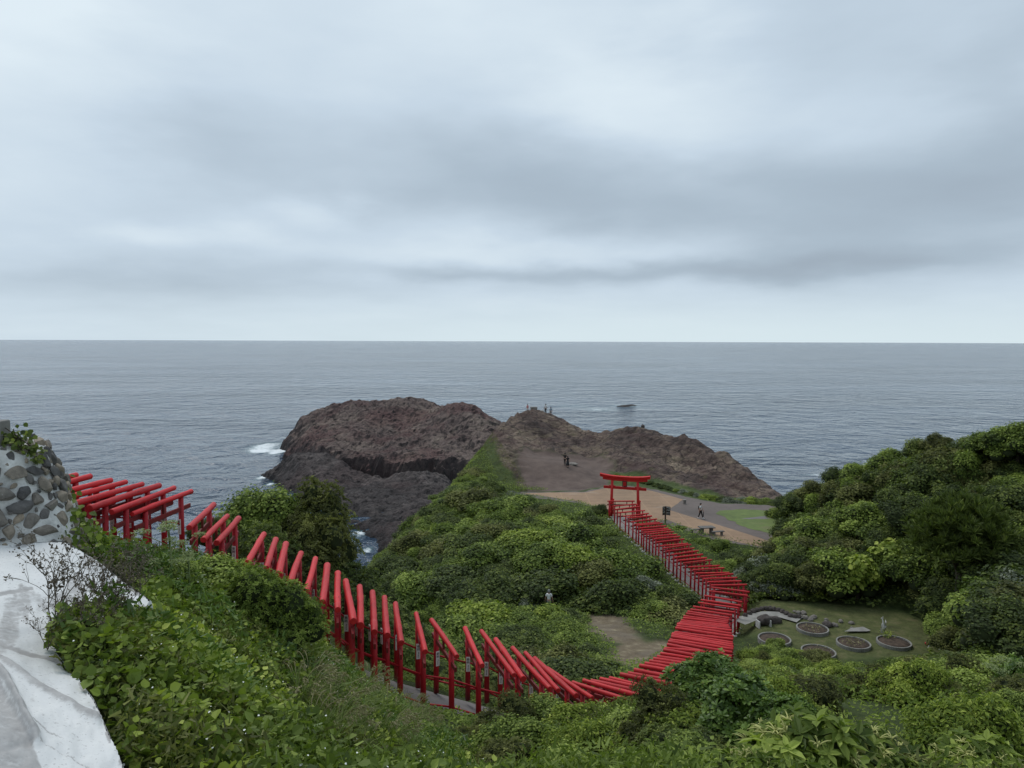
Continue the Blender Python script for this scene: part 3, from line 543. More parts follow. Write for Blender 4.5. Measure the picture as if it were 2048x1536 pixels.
aqua = nt.maprange(foam, 0.15, 0.9); body = nt.mix(nt.math('MULTIPLY', aqua, 0.6), body, (0.10, 0.20, 0.21))
nt.l.new(nt.mix(ff, body, (0.78, 0.82, 0.84)), b.inputs['Base Color'])
nt.l.new(nt.maprange(ff, 0, 1, 0.12, 0.8), b.inputs['Roughness']); b.inputs['IOR'].default_value = 1.33; b.inputs['Specular IOR Level'].default_value = 0.5
s_ = 42000.0; mb = MB(); mb.add([(-s_, -2000, 0), (s_, -2000, 0), (s_, 2 * s_, 0), (-s_, 2 * s_, 0)], [(0, 1, 2, 3)]); structure(mb.build('sea', M['sea']))

# ------------------------------------------------------------------ rocks standing in the sea
def rock_material(name, lo, mid, hi, red=0.0):
    m, nt, b, out = material(name); tc = nt.node('ShaderNodeTexCoord'); P_ = tc.outputs['Object']; g = nt.node('ShaderNodeNewGeometry')
    n1 = nt.noise(P_, 0.05, 6, 0.6); n2 = nt.noise(P_, 0.45, 9, 0.72)
    f = nt.math('ADD', nt.math('MULTIPLY', n1, 0.55), nt.math('MULTIPLY', n2, 0.45))
    c = nt.ramp(f, [(0.36, lo), (0.50, mid), (0.64, hi)])
    if red: c = nt.mix(nt.math('MULTIPLY', nt.maprange(nt.noise(P_, 0.04, 5, 0.6, 0.5), 0.42, 0.58), red), c, (0.125, 0.060, 0.057))
    crk = nt.noise(nt.vec(P_, (1, 1, 0.35)), 0.55, 8, 0.72)
    c = nt.mix(nt.maprange(crk, 0.38, 0.46, 0.8, 0.0), c, (0.018, 0.015, 0.015))
    wp_ = nt.node('ShaderNodeVectorMath', operation='ADD'); nt.l.new(P_, wp_.inputs[0]); nt.l.new(nt.noise(P_, 0.3, 4, 0.6, out=1), wp_.inputs[1])
    for sc_, w_, am in ((0.17, 0.05, 0.5), (0.6, 0.08, 0.35)):
        v_ = nt.node('ShaderNodeTexVoronoi', feature='DISTANCE_TO_EDGE'); nt.l.new(nt.vec(wp_.outputs[0], (1, 1, 0.5)), v_.inputs['Vector']); v_.inputs['Scale'].default_value = sc_
        c = nt.mix(nt.math('MULTIPLY', nt.maprange(v_.outputs['Distance'], 0.0, w_, 1.0, 0.0), am), c, (0.016, 0.013, 0.013))
    sn = nt.node('ShaderNodeSeparateXYZ'); nt.l.new(P_, sn.inputs[0]); wet = nt.maprange(nt.math('ADD', sn.outputs[2], nt.math('MULTIPLY', n2, 3.0)), 1.4, 3.4, 0.75, 0.0)
    c = nt.mix(wet, c, (0.022, 0.020, 0.021))
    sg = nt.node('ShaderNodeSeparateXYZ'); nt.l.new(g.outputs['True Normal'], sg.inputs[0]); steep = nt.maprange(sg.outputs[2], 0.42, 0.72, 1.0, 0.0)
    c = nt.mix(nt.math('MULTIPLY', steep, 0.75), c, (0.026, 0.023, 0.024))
    nt.l.new(c, b.inputs['Base Color']); b.inputs['Roughness'].default_value = 0.85; b.inputs['Specular IOR Level'].default_value = 0.3
    bn = nt.node('ShaderNodeBump'); bn.inputs['Strength'].default_value = 1.0; bn.inputs['Distance'].default_value = 1.1
    nt.l.new(nt.math('ADD', crk, n2), bn.inputs['Height']); nt.l.new(bn.outputs[0], b.inputs['Normal']); return m
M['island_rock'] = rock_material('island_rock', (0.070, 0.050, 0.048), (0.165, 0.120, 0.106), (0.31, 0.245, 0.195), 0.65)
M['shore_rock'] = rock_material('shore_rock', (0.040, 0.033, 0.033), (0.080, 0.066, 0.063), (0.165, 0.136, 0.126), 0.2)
def sea_rock(name, coast, tops, mat, width, step, amp, seed, lift=0.0):
    coast = [tuple(at(*p)[:2]) if len(p) == 3 else p for p in coast]; C = np.array(coast)
    ev0 = rbf([at(*p) for p in tops]); ev = lambda q_: ev0(q_) + lift
    x0, y0 = C.min(0) - 4; x1, y1 = C.max(0) + 4
    xs, ys = np.arange(x0, x1, step), np.arange(y0, y1, step); X, Y = np.meshgrid(xs, ys); q = np.column_stack([X.ravel(), Y.ravel()])
    wq = q + np.column_stack([fbm(q, 0.09, 4, seed) - 0.5, fbm(q, 0.09, 4, seed + 9) - 0.5]) * 9 + np.column_stack([fbm(q, 0.45, 3, seed + 3) - 0.5, fbm(q, 0.45, 3, seed + 4) - 0.5]) * 2.4
    d, ti = segdist(wq, coast, True); sd = np.where(inpoly(wq, coast), d, -d)
    wd = np.interp(ti, np.arange(len(width) + 1), list(width) + [width[0]])
    T = ev(q)
    k = np.clip((sd + 1.0) / wd, 0, 1); k = np.where(k > 0, k ** 0.75, 0)
    rid = fbm(q, 0.055, 6, seed + 5, True, 0.55) - 0.55; fine = fbm(q, 0.33, 5, seed + 6, True, 0.6) - 0.5
    blk = fbm(np.column_stack([q[:, 0] * .8 + q[:, 1] * .35, q[:, 1] * .9 - q[:, 0] * .3]), .20, 4, seed + 7, True, .6) - .55; sm = fbm(q, .85, 3, seed + 8, True) - .5
    z = -1.2 + (T + 1.2) * k + (rid * amp * 1.6 + fine * amp * 1.1 + blk * amp * 1.7 + sm * amp * .28) * sstep(k, 0.0, 0.35)
    z = np.where(sd < -1.0, -2.5, z)
    nx, ny = len(xs), len(ys); i = (np.arange(ny - 1)[:, None] * nx + np.arange(nx - 1)[None]).ravel(); F = np.stack([i, i + 1, i + nx + 1, i + nx], -1)
    F = F[z[F].max(1) > -1.6]
    mb = MB(); mb.add(np.column_stack([q, z]), F, 0, 0.5, False); return structure(mb.build(name, mat))
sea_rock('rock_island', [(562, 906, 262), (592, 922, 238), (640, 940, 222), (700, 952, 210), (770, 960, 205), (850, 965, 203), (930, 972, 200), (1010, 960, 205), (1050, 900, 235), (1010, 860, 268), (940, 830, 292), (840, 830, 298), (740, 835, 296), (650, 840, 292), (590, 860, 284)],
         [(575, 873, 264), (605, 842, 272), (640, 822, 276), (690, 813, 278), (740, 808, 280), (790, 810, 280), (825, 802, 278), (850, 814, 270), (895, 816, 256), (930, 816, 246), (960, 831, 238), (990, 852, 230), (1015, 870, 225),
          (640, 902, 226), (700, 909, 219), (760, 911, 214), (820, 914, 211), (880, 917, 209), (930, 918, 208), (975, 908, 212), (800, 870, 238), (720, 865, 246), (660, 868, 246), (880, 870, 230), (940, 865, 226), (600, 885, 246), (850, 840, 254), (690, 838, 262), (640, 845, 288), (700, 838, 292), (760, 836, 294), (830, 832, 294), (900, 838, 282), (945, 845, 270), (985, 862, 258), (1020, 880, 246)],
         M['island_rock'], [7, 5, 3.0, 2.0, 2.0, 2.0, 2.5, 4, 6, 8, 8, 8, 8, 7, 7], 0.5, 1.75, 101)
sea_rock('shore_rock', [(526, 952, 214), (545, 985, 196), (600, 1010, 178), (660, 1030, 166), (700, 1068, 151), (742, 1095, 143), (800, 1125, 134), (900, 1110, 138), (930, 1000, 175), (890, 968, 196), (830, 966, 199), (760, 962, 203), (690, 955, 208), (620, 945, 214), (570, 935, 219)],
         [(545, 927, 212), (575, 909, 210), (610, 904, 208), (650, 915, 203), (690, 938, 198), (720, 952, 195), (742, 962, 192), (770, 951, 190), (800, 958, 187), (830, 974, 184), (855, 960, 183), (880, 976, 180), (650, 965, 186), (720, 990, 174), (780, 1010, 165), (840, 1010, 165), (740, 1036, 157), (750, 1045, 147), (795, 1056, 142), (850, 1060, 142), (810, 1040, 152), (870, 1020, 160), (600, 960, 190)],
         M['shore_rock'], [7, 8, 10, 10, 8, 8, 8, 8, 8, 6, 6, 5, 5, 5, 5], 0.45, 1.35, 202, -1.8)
sea_rock("reef", [(1232, 809, 445), (1250, 811, 436), (1270, 810.5, 440), (1272, 808, 456), (1250, 807, 462)], [(1222, 809, 445), (1250, 812, 430), (1285, 811, 435), (1290, 807, 462), (1250, 806, 470), (1235, 806.8, 452), (1262, 806.3, 450)], M["shore_rock"], [5, 5, 5, 5, 5], 0.8, 0.2, 303, -0.95)

# ------------------------------------------------------------------ paved plaza, footpath, garden path
def sheet(name, poly, z, mat, ragged=0.10):
    q = []
    for (x0, y0), (x1, y1) in zip(poly, poly[1:] + poly[:1]):
        for u in np.linspace(0, 1, max(2, int(math.hypot(x1 - x0, y1 - y0) / .35)), endpoint=False): q.append((x0 + (x1 - x0) * u, y0 + (y1 - y0) * u))
    q = np.array(q); poly = q + (np.column_stack([fbm(q, .9, 3, 14), fbm(q, .9, 3, 15)]) - .5) * 2 * ragged
    bm = bmesh.new(); vs = [bm.verts.new((x, y, z)) for x, y in poly]; f = bm.faces.new(vs)
    if f.normal.z < 0: f.normal_flip()
    bmesh.ops.triangulate(bm, faces=bm.faces[:]); mb = MB(); mb.bm(bm); return structure(mb.build(name, mat))
def paving(name, base, var, joint=None, spots=None):
    m, nt, b, out = material(name); tc = nt.node('ShaderNodeTexCoord'); P_ = tc.outputs['Object']
    n = nt.math('ADD', nt.math('MULTIPLY', nt.noise(P_, 0.22, 5, 0.6), 0.6), nt.math('MULTIPLY', nt.noise(P_, 1.7, 7, 0.7), 0.4))
    c = nt.ramp(n, [(0.35, tuple(x * (1 - var) for x in base)), (0.5, base), (0.66, tuple(x * (1 + var) for x in base))])
    if spots: c = nt.mix(nt.math('MULTIPLY', nt.maprange(nt.noise(nt.vec(P_, (0.5, 1, 1)), 0.33, 4, 0.55), 0.58, 0.68), 0.6), c, spots)
    if joint:
        br = nt.node('ShaderNodeTexBrick'); nt.l.new(nt.vec(P_, (1, 1, 1)), br.inputs[0]); br.inputs['Scale'].default_value = joint; br.inputs['Mortar Size'].default_value = 0.012; br.offset = 0.0
        c = nt.mix(nt.math('MULTIPLY', br.outputs['Fac'], 0.35), c, tuple(x * 1.5 for x in base))
    nt.l.new(c, b.inputs['Base Color']); b.inputs['Roughness'].default_value = 0.85
    bn = nt.node('ShaderNodeBump'); bn.inputs['Strength'].default_value = 0.3; bn.inputs['Distance'].default_value = 0.02
    nt.l.new(nt.noise(P_, 9, 5), bn.inputs['Height']); nt.l.new(bn.outputs[0], b.inputs['Normal']); return m
M['asphalt'] = paving('asphalt', (0.118, 0.093, 0.082), 0.25)
M['tan_paving'] = paving('tan_paving', (0.255, 0.163, 0.098), 0.22, 0.16, (0.31, 0.245, 0.185))
M['lawn'] = paving('lawn', (0.100, 0.138, 0.030), 0.38, None, (0.15, 0.135, 0.06))
M['path_concrete'] = paving('path_concrete', (0.22, 0.205, 0.19), 0.2)
M['gravel'] = paving('gravel', (0.16, 0.145, 0.14), 0.35)
sheet('asphalt_yard', PLAZA_POLY, PLAZA_Z + 0.006, M['asphalt'], 0.5)
sheet('plaza_paving', xy([(1045, 987), (1100, 985), (1170, 985), (1222, 974), (1250, 974), (1292, 979), (1335, 990), (1366, 999), (1345, 1014), (1338, 1020), (1400, 1039), (1470, 1060), (1530, 1080), (1620, 1104), (1510, 1091), (1440, 1077), (1390, 1060), (1335, 1040), (1290, 1044), (1235, 1036), (1208, 1018), (1160, 1004), (1100, 994)]), PLAZA_Z + 0.014, M['tan_paving'])
sheet('lawn', xy([(1432, 1024), (1470, 1019), (1560, 1021), (1680, 1050), (1640, 1092), (1545, 1068), (1500, 1058), (1462, 1042)]), PLAZA_Z + 0.022, M['lawn'], 0.75)
sheet('lawn_strip', xy([(1560, 1031), (1530, 1032), (1500, 1035), (1480, 1038), (1500, 1039.5), (1560, 1036)]), PLAZA_Z + 0.028, M['gravel'], 0.35)
def ribbon(name, line, width, mat, lift):
    line = np.asarray(line); d = np.gradient(line[:, :2], axis=0); d /= np.linalg.norm(d, axis=1)[:, None]; nrm = np.column_stack([-d[:, 1], d[:, 0]])
    for _ in range(8): nrm[1:-1] = (nrm[:-2] + nrm[1:-1] + nrm[2:]) / 3
    cols = np.linspace(-0.5, 0.5, 5); v = []
    for k in cols: v.append(np.column_stack([line[:, :2] + nrm * width * k, line[:, 2] + lift]))
    v = np.stack(v, 1); n = len(line); i = (np.arange(n - 1)[:, None] * 5 + np.arange(4)[None]).ravel()
    mb = MB(); mb.add(v.reshape(-1, 3), np.stack([i + 1, i, i + 5, i + 6], -1), 0, 0.5, True); return structure(mb.build(name, mat))
ribbon('gravel_path', PATHS[:NB + 4], 2.0, M['gravel'], 0.0)
ribbon('concrete_path', PATHS[NB + 3:], 2.0, M['path_concrete'], 0.0)
gp = [atz(1475, 1243, GARDEN_Z + 0.15), atz(1500, 1236, GARDEN_Z + 0.13), atz(1530, 1228, GARDEN_Z + 0.12), atz(1560, 1229, GARDEN_Z + 0.12), atz(1600, 1239, GARDEN_Z + 0.12)]
ribbon('garden_path', np.array([np.array(gp[0]) * (1 - t) + np.array(gp[1]) * t for t in (0, .5)] + gp[1:]), 1.3, M['concrete'], 0.0)
slab = [atz(x, y, GARDEN_Z + 0.09) for x, y in [(1690, 1264), (1700, 1257), (1725, 1254), (1742, 1262), (1735, 1264)]]
sheet('flagstone_path', [tuple(p[:2]) for p in slab], GARDEN_Z + 0.12, M['concrete'])

# ------------------------------------------------------------------ torii
WORDS = 'first second third fourth fifth sixth seventh eighth ninth tenth eleventh twelfth thirteenth fourteenth fifteenth sixteenth seventeenth eighteenth nineteenth twentieth'.split()
def nth(i):
    if i < 20: return WORDS[i]
    return {2: 'twenty', 3: 'thirty', 4: 'forty'}[(i + 1) // 10] + '-' + WORDS[(i + 1) % 10 - 1] if (i + 1) % 10 else {3: 'thirtieth', 4: 'fortieth'}[(i + 1) // 10]
def log_mesh(seed, L=2.7, r=0.085, seg=20):
    n = 14; x = np.linspace(-L / 2, L / 2, n); P = np.column_stack([x, np.zeros(n), np.zeros(n)])
    rng = np.random.default_rng(seed); rr = r * (1 + 0.04 * rng.standard_normal(n)); rr = rr * np.linspace(1.04, 0.97, n)
    P[:, 1] += 0.010 * np.sin(x * 1.3 + seed); P[:, 2] += 0.008 * np.cos(x * 1.7 + seed)
    P = np.concatenate([P[:1] + (-0.018, 0, 0), P, P[-1:] + (0.018, 0, 0)]); rr = np.concatenate([[rr[0] * 0.86], rr, [rr[-1] * 0.86]])
    mb = MB(); mb.tube(P, rr, seg, up=(0, 0, 1)); return mb.mesh('kasagi', M['red_log'])
LOGS = [log_mesh(s) for s in range(6)]
def post_mesh(r): mb = MB(); mb.tube([(0, 0, 0), (0, 0, 0.8), (0, 0, 1.90)], [r * 1.03, r, r * 0.96], 16); return mb.mesh('post', M['red_post'])
POSTM = post_mesh(0.076); POSTS = post_mesh(0.070)
mb = MB(); mb.box((0, 0, 0), (2.62, 0.055, 0.13), bev=0.006); NUKI = mb.mesh('tie_beam', M['red_post'])
mb = MB(); mb.box((0, 0, 0), (0.085, 0.05, 0.30), bev=0.005); STRUT = mb.mesh('strut', M['red_post'])
mb = MB(); mb.tube([(0, 0, -0.25), (0, 0, 0.02), (0, 0, 0.05)], [0.17, 0.165, 0.14], 14); FOOT = mb.mesh('footing', M['concrete_light'])
def plate_mesh():
    mb = MB(); mb.box((0, 0, 0), (0.115, 0.014, 0.44), bev=0.004); return mb.mesh('name_plate', M['white_plate'])
PLATE = plate_mesh()
def text_mesh(s, size, mat):
    cu = bpy.data.curves.new('lettering', 'FONT'); cu.body = s; cu.size = size; cu.align_x = 'CENTER'; cu.extrude = 0.0015; cu.space_line = 0.95
    o = bpy.data.objects.new('lettering', cu); COL.objects.link(o); dg = bpy.context.evaluated_depsgraph_get(); dg.update()
    me = bpy.data.meshes.new_from_object(o.evaluated_get(dg)); bpy.data.objects.remove(o); bpy.data.curves.remove(cu)
    me.name = 'lettering'; me.materials.clear(); me.materials.append(mat)
    n = len(me.vertices); v = np.empty(n * 3, np.float32); me.vertices.foreach_get('co', v); v = v.reshape(-1, 3)
    v2 = np.column_stack([v[:, 0], -v[:, 2], v[:, 1]]); me.vertices.foreach_set('co', v2.ravel()); return me
def lettering():
    # two readable characters, then the donor's name as small unreadable strokes
    try: me = text_mesh('\u5949\n\u7d0d', 0.085, M['ink'])
    except Exception: me = None
    if me is not None and len(me.vertices): return me
    mb = MB(); mb.box((0, 0, 0), (0.06, 0.004, 0.06)); return mb.mesh('lettering', M['ink'])
LET = lettering()
mb = MB(); rng = np.random.default_rng(4)
for k in range(4):
    for q in range(5): mb.box((rng.uniform(-.012, .012), -0.0085, -0.03 - k * 0.045 + rng.uniform(-.014, .014)), (*((0.028, 0.003, 0.005) if q % 2 else (0.005, 0.003, 0.026)),))
NAME = mb.mesh('donor_name', M['ink'])
def make_torii(i):
    x, y, z, yaw, L = TORII[i]; far = i > NB - 1
    rng = random.Random(i * 7 + 1); z0 = z - POST_H
    if i < NA: lab = 'red log torii in the upper row above the sea, %s from the stone wall' % nth(i); grp = 'torii of the upper row'
    elif i < NB: lab = 'red torii in the middle row behind the bank, %s from the left' % nth(i - NA); grp = 'torii of the middle row'
    elif i < ND: lab = 'red torii of the packed curve by the clearing, %s from its near end' % nth(i - NB); grp = 'torii of the curve'
    else: lab = 'slim red torii of the straight far row, %s from the large gate' % nth(len(TORII) - 1 - i); grp = 'torii of the far row'
    t = thing('torii', lab, 'torii gate', (x, y, z0), yaw, grp)
    sc = L / 2.7
    k = link('kasagi', LOGS[rng.randrange(6)], t); k.location = (0, 0, POST_H); q = rng.uniform(.88, 1.12) * (0.80 if i >= ND else 0.93); k.scale = (sc, q, q)
    k.rotation_euler = (rng.uniform(0, 6.28), rng.uniform(-.008, .008), math.pi * rng.randrange(2))
    off = L / 2 * (0.62 if i < NB else 0.86)
    pm = POSTM if i < NB + 20 else POSTS
    for s in (-1, 1):
        p = link('post', pm, t); p.location = (s * off, 0, -0.02); p.rotation_euler = (0, -s * 0.012, 0)
        if i >= NB: fo = link('footing', FOOT, t); fo.location = (s * off, 0, 0.0)
    nu = link('tie_beam', NUKI, t); nu.location = (0, 0, POST_H - 0.40); nu.scale = (sc * (0.97 if i < NB else 1.06), 1, 1)
    for s in ((0,) if i < NB else (-0.22, 0.22)):
        st = link('strut', STRUT, t); st.location = (s * L, 0, POST_H - 0.20)
    if i < NB:                                   # donor's plate on the far post
        phi = R(-68 + rng.uniform(-8, 8)) if i - NA in (6, 8, 9, 10) else R(rng.uniform(-24, 16))
        pl = link('name_plate', PLATE, t); pl.location = (-off + 0.096 * math.cos(phi), 0.096 * math.sin(phi), 1.06 + rng.uniform(-.04, .04)); pl.rotation_euler = (0, 0, phi + math.pi / 2)
        le = link('lettering', LET, pl); le.location = (0, -0.0085, 0.115); link('donor_name', NAME, pl)
    return t
for i in range(len(TORII)): make_torii(i)

# ------------------------------------------------------------------ red rails along the walk
def walk_rail(a, b, label, side_list):
    t = thing('handrail', label, 'handrail', (0, 0, 0), 0, 'red handrails along the walk')
    for s in side_list:
        for nm, h, th in (('upper_rail', 1.10, 0.052), ('lower_rail', 0.34, 0.052)):
            mb = MB(); q = []
            for i in range(a, b):
                x, y, z, yaw, L = TORII[i]; o = s * (L / 2 * (0.62 if i < NB else 0.86) + 0.0)
                q.append((x + math.cos(yaw) * o, y + math.sin(yaw) * o, z - POST_H + h))
            q = np.array(q)
            for j in range(len(q) - 1):
                mb.tube([q[j], q[j + 1]], th / 2, 6, tint=0.5)
            mb.build(nm, M['red_post'], t)
walk_rail(0, NA - 3, 'red two-bar handrail along the upper row of torii by the stone wall', (-1, 1))
walk_rail(NA, NB, 'red two-bar handrail stepping down between the posts of the middle torii row', (-1, 1))
walk_rail(NB + 10, len(TORII) - 3, 'thin red handrail between the posts of the far torii rows', (-1, 1))

# ------------------------------------------------------------------ the large gate on the plaza
def big_gate():
    gx, gy = atz(1249, 1034, PLAZA_Z)[:2]; t = thing('large_torii', 'tall vermilion torii with curved lintel and braced legs on the plaza edge', 'torii gate', (gx, gy, PLAZA_Z), R(-19))
    mb = MB(); n = 25; x = np.linspace(-2.75, 2.75, n); up = 0.15 * (np.abs(x) / 2.75) ** 2.6
    def beam(mb, x, z0, hgt, y0, y1, flare):
        v = []
        for xi, zi in zip(x, z0):
            f = 1 + flare * (abs(xi) / abs(x[0])) ** 3
            v += [(xi, -y0, zi), (xi, y0, zi), (xi * (1 + 0.012 * flare), y1, zi + hgt * f), (xi, 0, zi + hgt * f + 0.07), (xi * (1 + 0.012 * flare), -y1, zi + hgt * f)]
        m_ = len(x); F = []
        for i in range(m_ - 1):
            for j in range(5): F.append((i * 5 + j, (i + 1) * 5 + j, (i + 1) * 5 + (j + 1) % 5, i * 5 + (j + 1) % 5))
        mb.add(v, F); mb.f.append(np.array([[4, 3, 2, 1, 0], [(m_ - 1) * 5 + j for j in range(5)]]) + mb.n - len(v)); mb.m.append(np.zeros(2, int)); mb.sm.append(np.zeros(2, bool))
    beam(mb, x, 4.23 + up, 0.26, 0.17, 0.24, 0.25); mb.build('lintel_cap', M['red_gate'], t)
    mb = MB(); x2 = np.linspace(-2.45, 2.45, n); beam(mb, x2, 3.98 + 0.15 * (np.abs(x2) / 2.75) ** 2.6, 0.245, 0.13, 0.14, 0.0); mb.build('lintel', M['red_gate'], t)
    mb = MB(); mb.box((0, 0, 3.22), (4.7, 0.16, 0.30), bev=0.01); mb.build('tie_beam', M['red_gate'], t)
    mb = MB(); mb.box((0, 0, 3.68), (0.22, 0.12, 0.60), bev=0.01); mb.build('strut', M['red_gate'], t)
    fr = MB(); fr.box((0, -0.14, 3.70), (0.54, 0.05, 0.60), bev=0.01)
    fo = fr.build('tablet', M['dark_wood'], t); mb = MB(); mb.box((0, -0.172, 3.70), (0.36, 0.012, 0.46), bev=0.003); mb.build('tablet_face', M['red_gate'], fo)
    for s in (-1, 1):
        mb = MB(); mb.tube([(s * 1.50, 0, -0.05), (s * 1.46, 0, 2.0), (s * 1.40, 0, 4.02)], [0.165, 0.155, 0.145], 20); mb.build('pillar', M['red_gate'], t)
        for q in (-1, 1):
            mb = MB(); mb.box((s * 1.42 + q * 0.22, 0, 3.41), (0.20, 0.10, 0.08), q * 0.0, bev=0.005); mb.build('wedge', M['red_gate'], t)
            mb = MB(); mb.tube([(s * 1.50, q * 0.95, -0.05), (s * 1.48, q * 0.93, 1.62)], [0.125, 0.115], 16); b = mb.build('brace_post', M['red_gate'], t)
            mb = MB(); mb.tube([(s * 1.48, q * 0.93, 1.62), (s * 1.48, q * 0.93, 1.70), (s * 1.48, q * 0.93, 1.80)], [0.16, 0.155, 0.02], 16, smooth=False); mb.build('cap', M['red_gate'], b)
        for h in (0.55, 1.30):
            mb = MB(); mb.box((s * 1.49, 0, h), (0.07, 2.2, 0.13), bev=0.005); mb.build('brace_beam', M['red_gate'], t)
big_gate()

# ------------------------------------------------------------------ plaza furniture
def signboard():
    x, y = atz(1330.5, 1046.5, PLAZA_Z)[:2]; t = thing('signboard', 'dark brown post with two hinged sign panels beside the far torii row', 'sign', (x, y, PLAZA_Z), R(-8))
    mb = MB(); mb.box((0, 0, 0.88), (0.15, 0.15, 1.90), bev=0.01); mb.build('post', M['dark_wood'], t)
    for s, w, a in ((-1, 0.30, R(42)), (1, 0.44, R(-24))):
        cx, cy = s * (0.09 + w / 2 * math.cos(a)), -0.02 + s * w / 2 * math.sin(a)
        mb = MB(); mb.box((cx, cy, 1.36), (w, 0.045, 0.92), a, bev=0.006); p = mb.build('panel', M['dark_wood'], t)
        rng = np.random.default_rng(3 + s); mb = MB(); n = np.array((math.sin(a), -math.cos(a))); u = np.array((math.cos(a), math.sin(a)))
        for col in range(2 if s < 0 else 3):
            for row in range(6):
                if rng.random() < .25: continue
                c = np.array((cx, cy)) + n * 0.026 + u * ((col + .5) / (2 if s < 0 else 3) - .5) * w * 0.86
                mb.box((c[0], c[1], 1.72 - row * 0.135), (rng.uniform(.03, .09), 0.006, rng.uniform(.02, .07)), a)
        mb.build('lettering', M['white_plate'], p)
signboard()
def marker():
    x, y = atz(1369, 1008, PLAZA_Z)[:2]; t = thing('stone_marker', 'low square stone marker standing on the plaza edge', 'stone post', (x, y, PLAZA_Z), R(10))
    mb = MB(); mb.box((0, 0, 0.23), (0.31, 0.31, 0.50), bev=0.03); mb.build('shaft', M['stone'], t)
    mb = MB(); mb.box((0, 0, 0.50), (0.33, 0.33, 0.05), bev=0.012); mb.build('top', M['concrete'], t)
marker()
def picnic():
    x, y = atz(1413, 1068, PLAZA_Z)[:2]; t = thing('picnic_table', 'grey weathered picnic table on the grass by the paved path', 'table', (x, y, PLAZA_Z), R(8))
    mb = MB(); mb.box((0, 0, 0.70), (1.55, 0.85, 0.09), bev=0.015); mb.build('tabletop', M['grey_wood'], t)
    for s in (-1, 1): mb = MB(); mb.box((s * 0.48, 0, 0.32), (0.22, 0.50, 0.67), bev=0.02); mb.build('leg', M['grey_wood'], t)
    for lab, c, a in (('grey wooden bench beyond the left end of the picnic table', (-0.98, 0.35), 8), ('grey wooden bench in front of the right end of the picnic table', (0.88, -0.72), 14)):
        bx = x + c[0] * math.cos(R(8)) - c[1] * math.sin(R(8)); by = y + c[0] * math.sin(R(8)) + c[1] * math.cos(R(8))
        b = thing('bench', lab, 'bench', (bx, by, PLAZA_Z), R(a), 'benches by the picnic table')
        mb = MB(); mb.box((0, 0, 0.42), (1.30, 0.36, 0.08), bev=0.012); mb.build('seat', M['grey_wood'], b)
        for s in (-1, 1): mb = MB(); mb.box((s * 0.42, 0, 0.18), (0.16, 0.28, 0.40), bev=0.015); mb.build('leg', M['grey_wood'], b)
picnic()

# ------------------------------------------------------------------ stones
def boulder(name, label, cat, loc, size, seed, mat, rz=0.0, group=None, flat=False):
    bm = bmesh.new(); bmesh.ops.create_icosphere(bm, subdivisions=4, radius=1.0)
    v = np.array([w.co[:] for w in bm.verts]); n = fbm(v + seed * 3.1, 1.1, 4, seed) - 0.5; r = 1 + n * 0.75 + 0.12 * (fbm(v + seed, 4.0, 3, seed + 1) - .5)
    v = v * r[:, None]; v = v * np.array(size); v[:, 2] = np.maximum(v[:, 2], -size[2] * 0.55)
    for w, q in zip(bm.verts, v): w.co = q
    mb = MB(); mb.bm(bm, smooth=False); o = mb.build(name, mat); o.location = loc; o.rotation_euler = (0, 0, rz); return tag(o, label, cat, group)
p = atz(1143, 940, gz(*atz(1143, 940, 22.3)[:2])); boulder('flat_stone', 'low pale flat stone lying on the purple slope', 'stone', (p[0], p[1], gz(p[0], p[1]) + 0.08), (1.05, 0.7, 0.22), 5, M['stone'])
def cairn():
    x, y = at(1285.5, 866, 121.2)[:2]; z = gz(x, y); t = thing('stone_lantern', 'small grey stone monument standing on the rocky ridge', 'stone monument', (x, y, z - 0.15))
    mb = MB(); mb.tube([(0, 0, 0), (0, 0, 0.4), (0, 0, 0.95), (0, 0, 1.02), (0, 0, 1.16)], [.36, .33, .31, .36, .16], 8, smooth=False); mb.build('body', M['dark_stone'], t)
    mb = MB(); mb.tube([(0, 0, 1.16), (0, 0, 1.3)], [.12, .05], 8); mb.build('finial', M['dark_stone'], t)
cairn()
def summit():
    x, y = at(1067.5, 834, 131)[:2]; z = gz(x, y); t = thing('stone_marker', 'grey square stone block on the summit of the rocky headland', 'stone block', (x, y, z - 0.2), R(8))
    mb = MB(); mb.box((0, 0, 0.65), (1.15, 0.9, 1.3), bev=0.06); mb.build('block', M['stone'], t); mb = MB(); mb.box((0, 0, 1.34), (1.22, 0.97, 0.10), bev=0.03); mb.build('capstone', M['concrete'], t)
    x, y = at(1080, 834, 131)[:2]; z = gz(x, y); t = thing('stone_bench', 'pale stone slab bench beside the summit block', 'bench', (x, y, z - 0.25), R(-4))
    mb = MB(); mb.box((0, 0, 0.95), (1.5, 0.55, 0.13), bev=0.02); mb.build('seat', M['concrete_light'], t)
    for s in (-1, 1): mb = MB(); mb.box((s * 0.5, 0, 0.42), (0.22, 0.45, 0.93), bev=0.02); mb.build('leg', M['stone'], t)
summit()

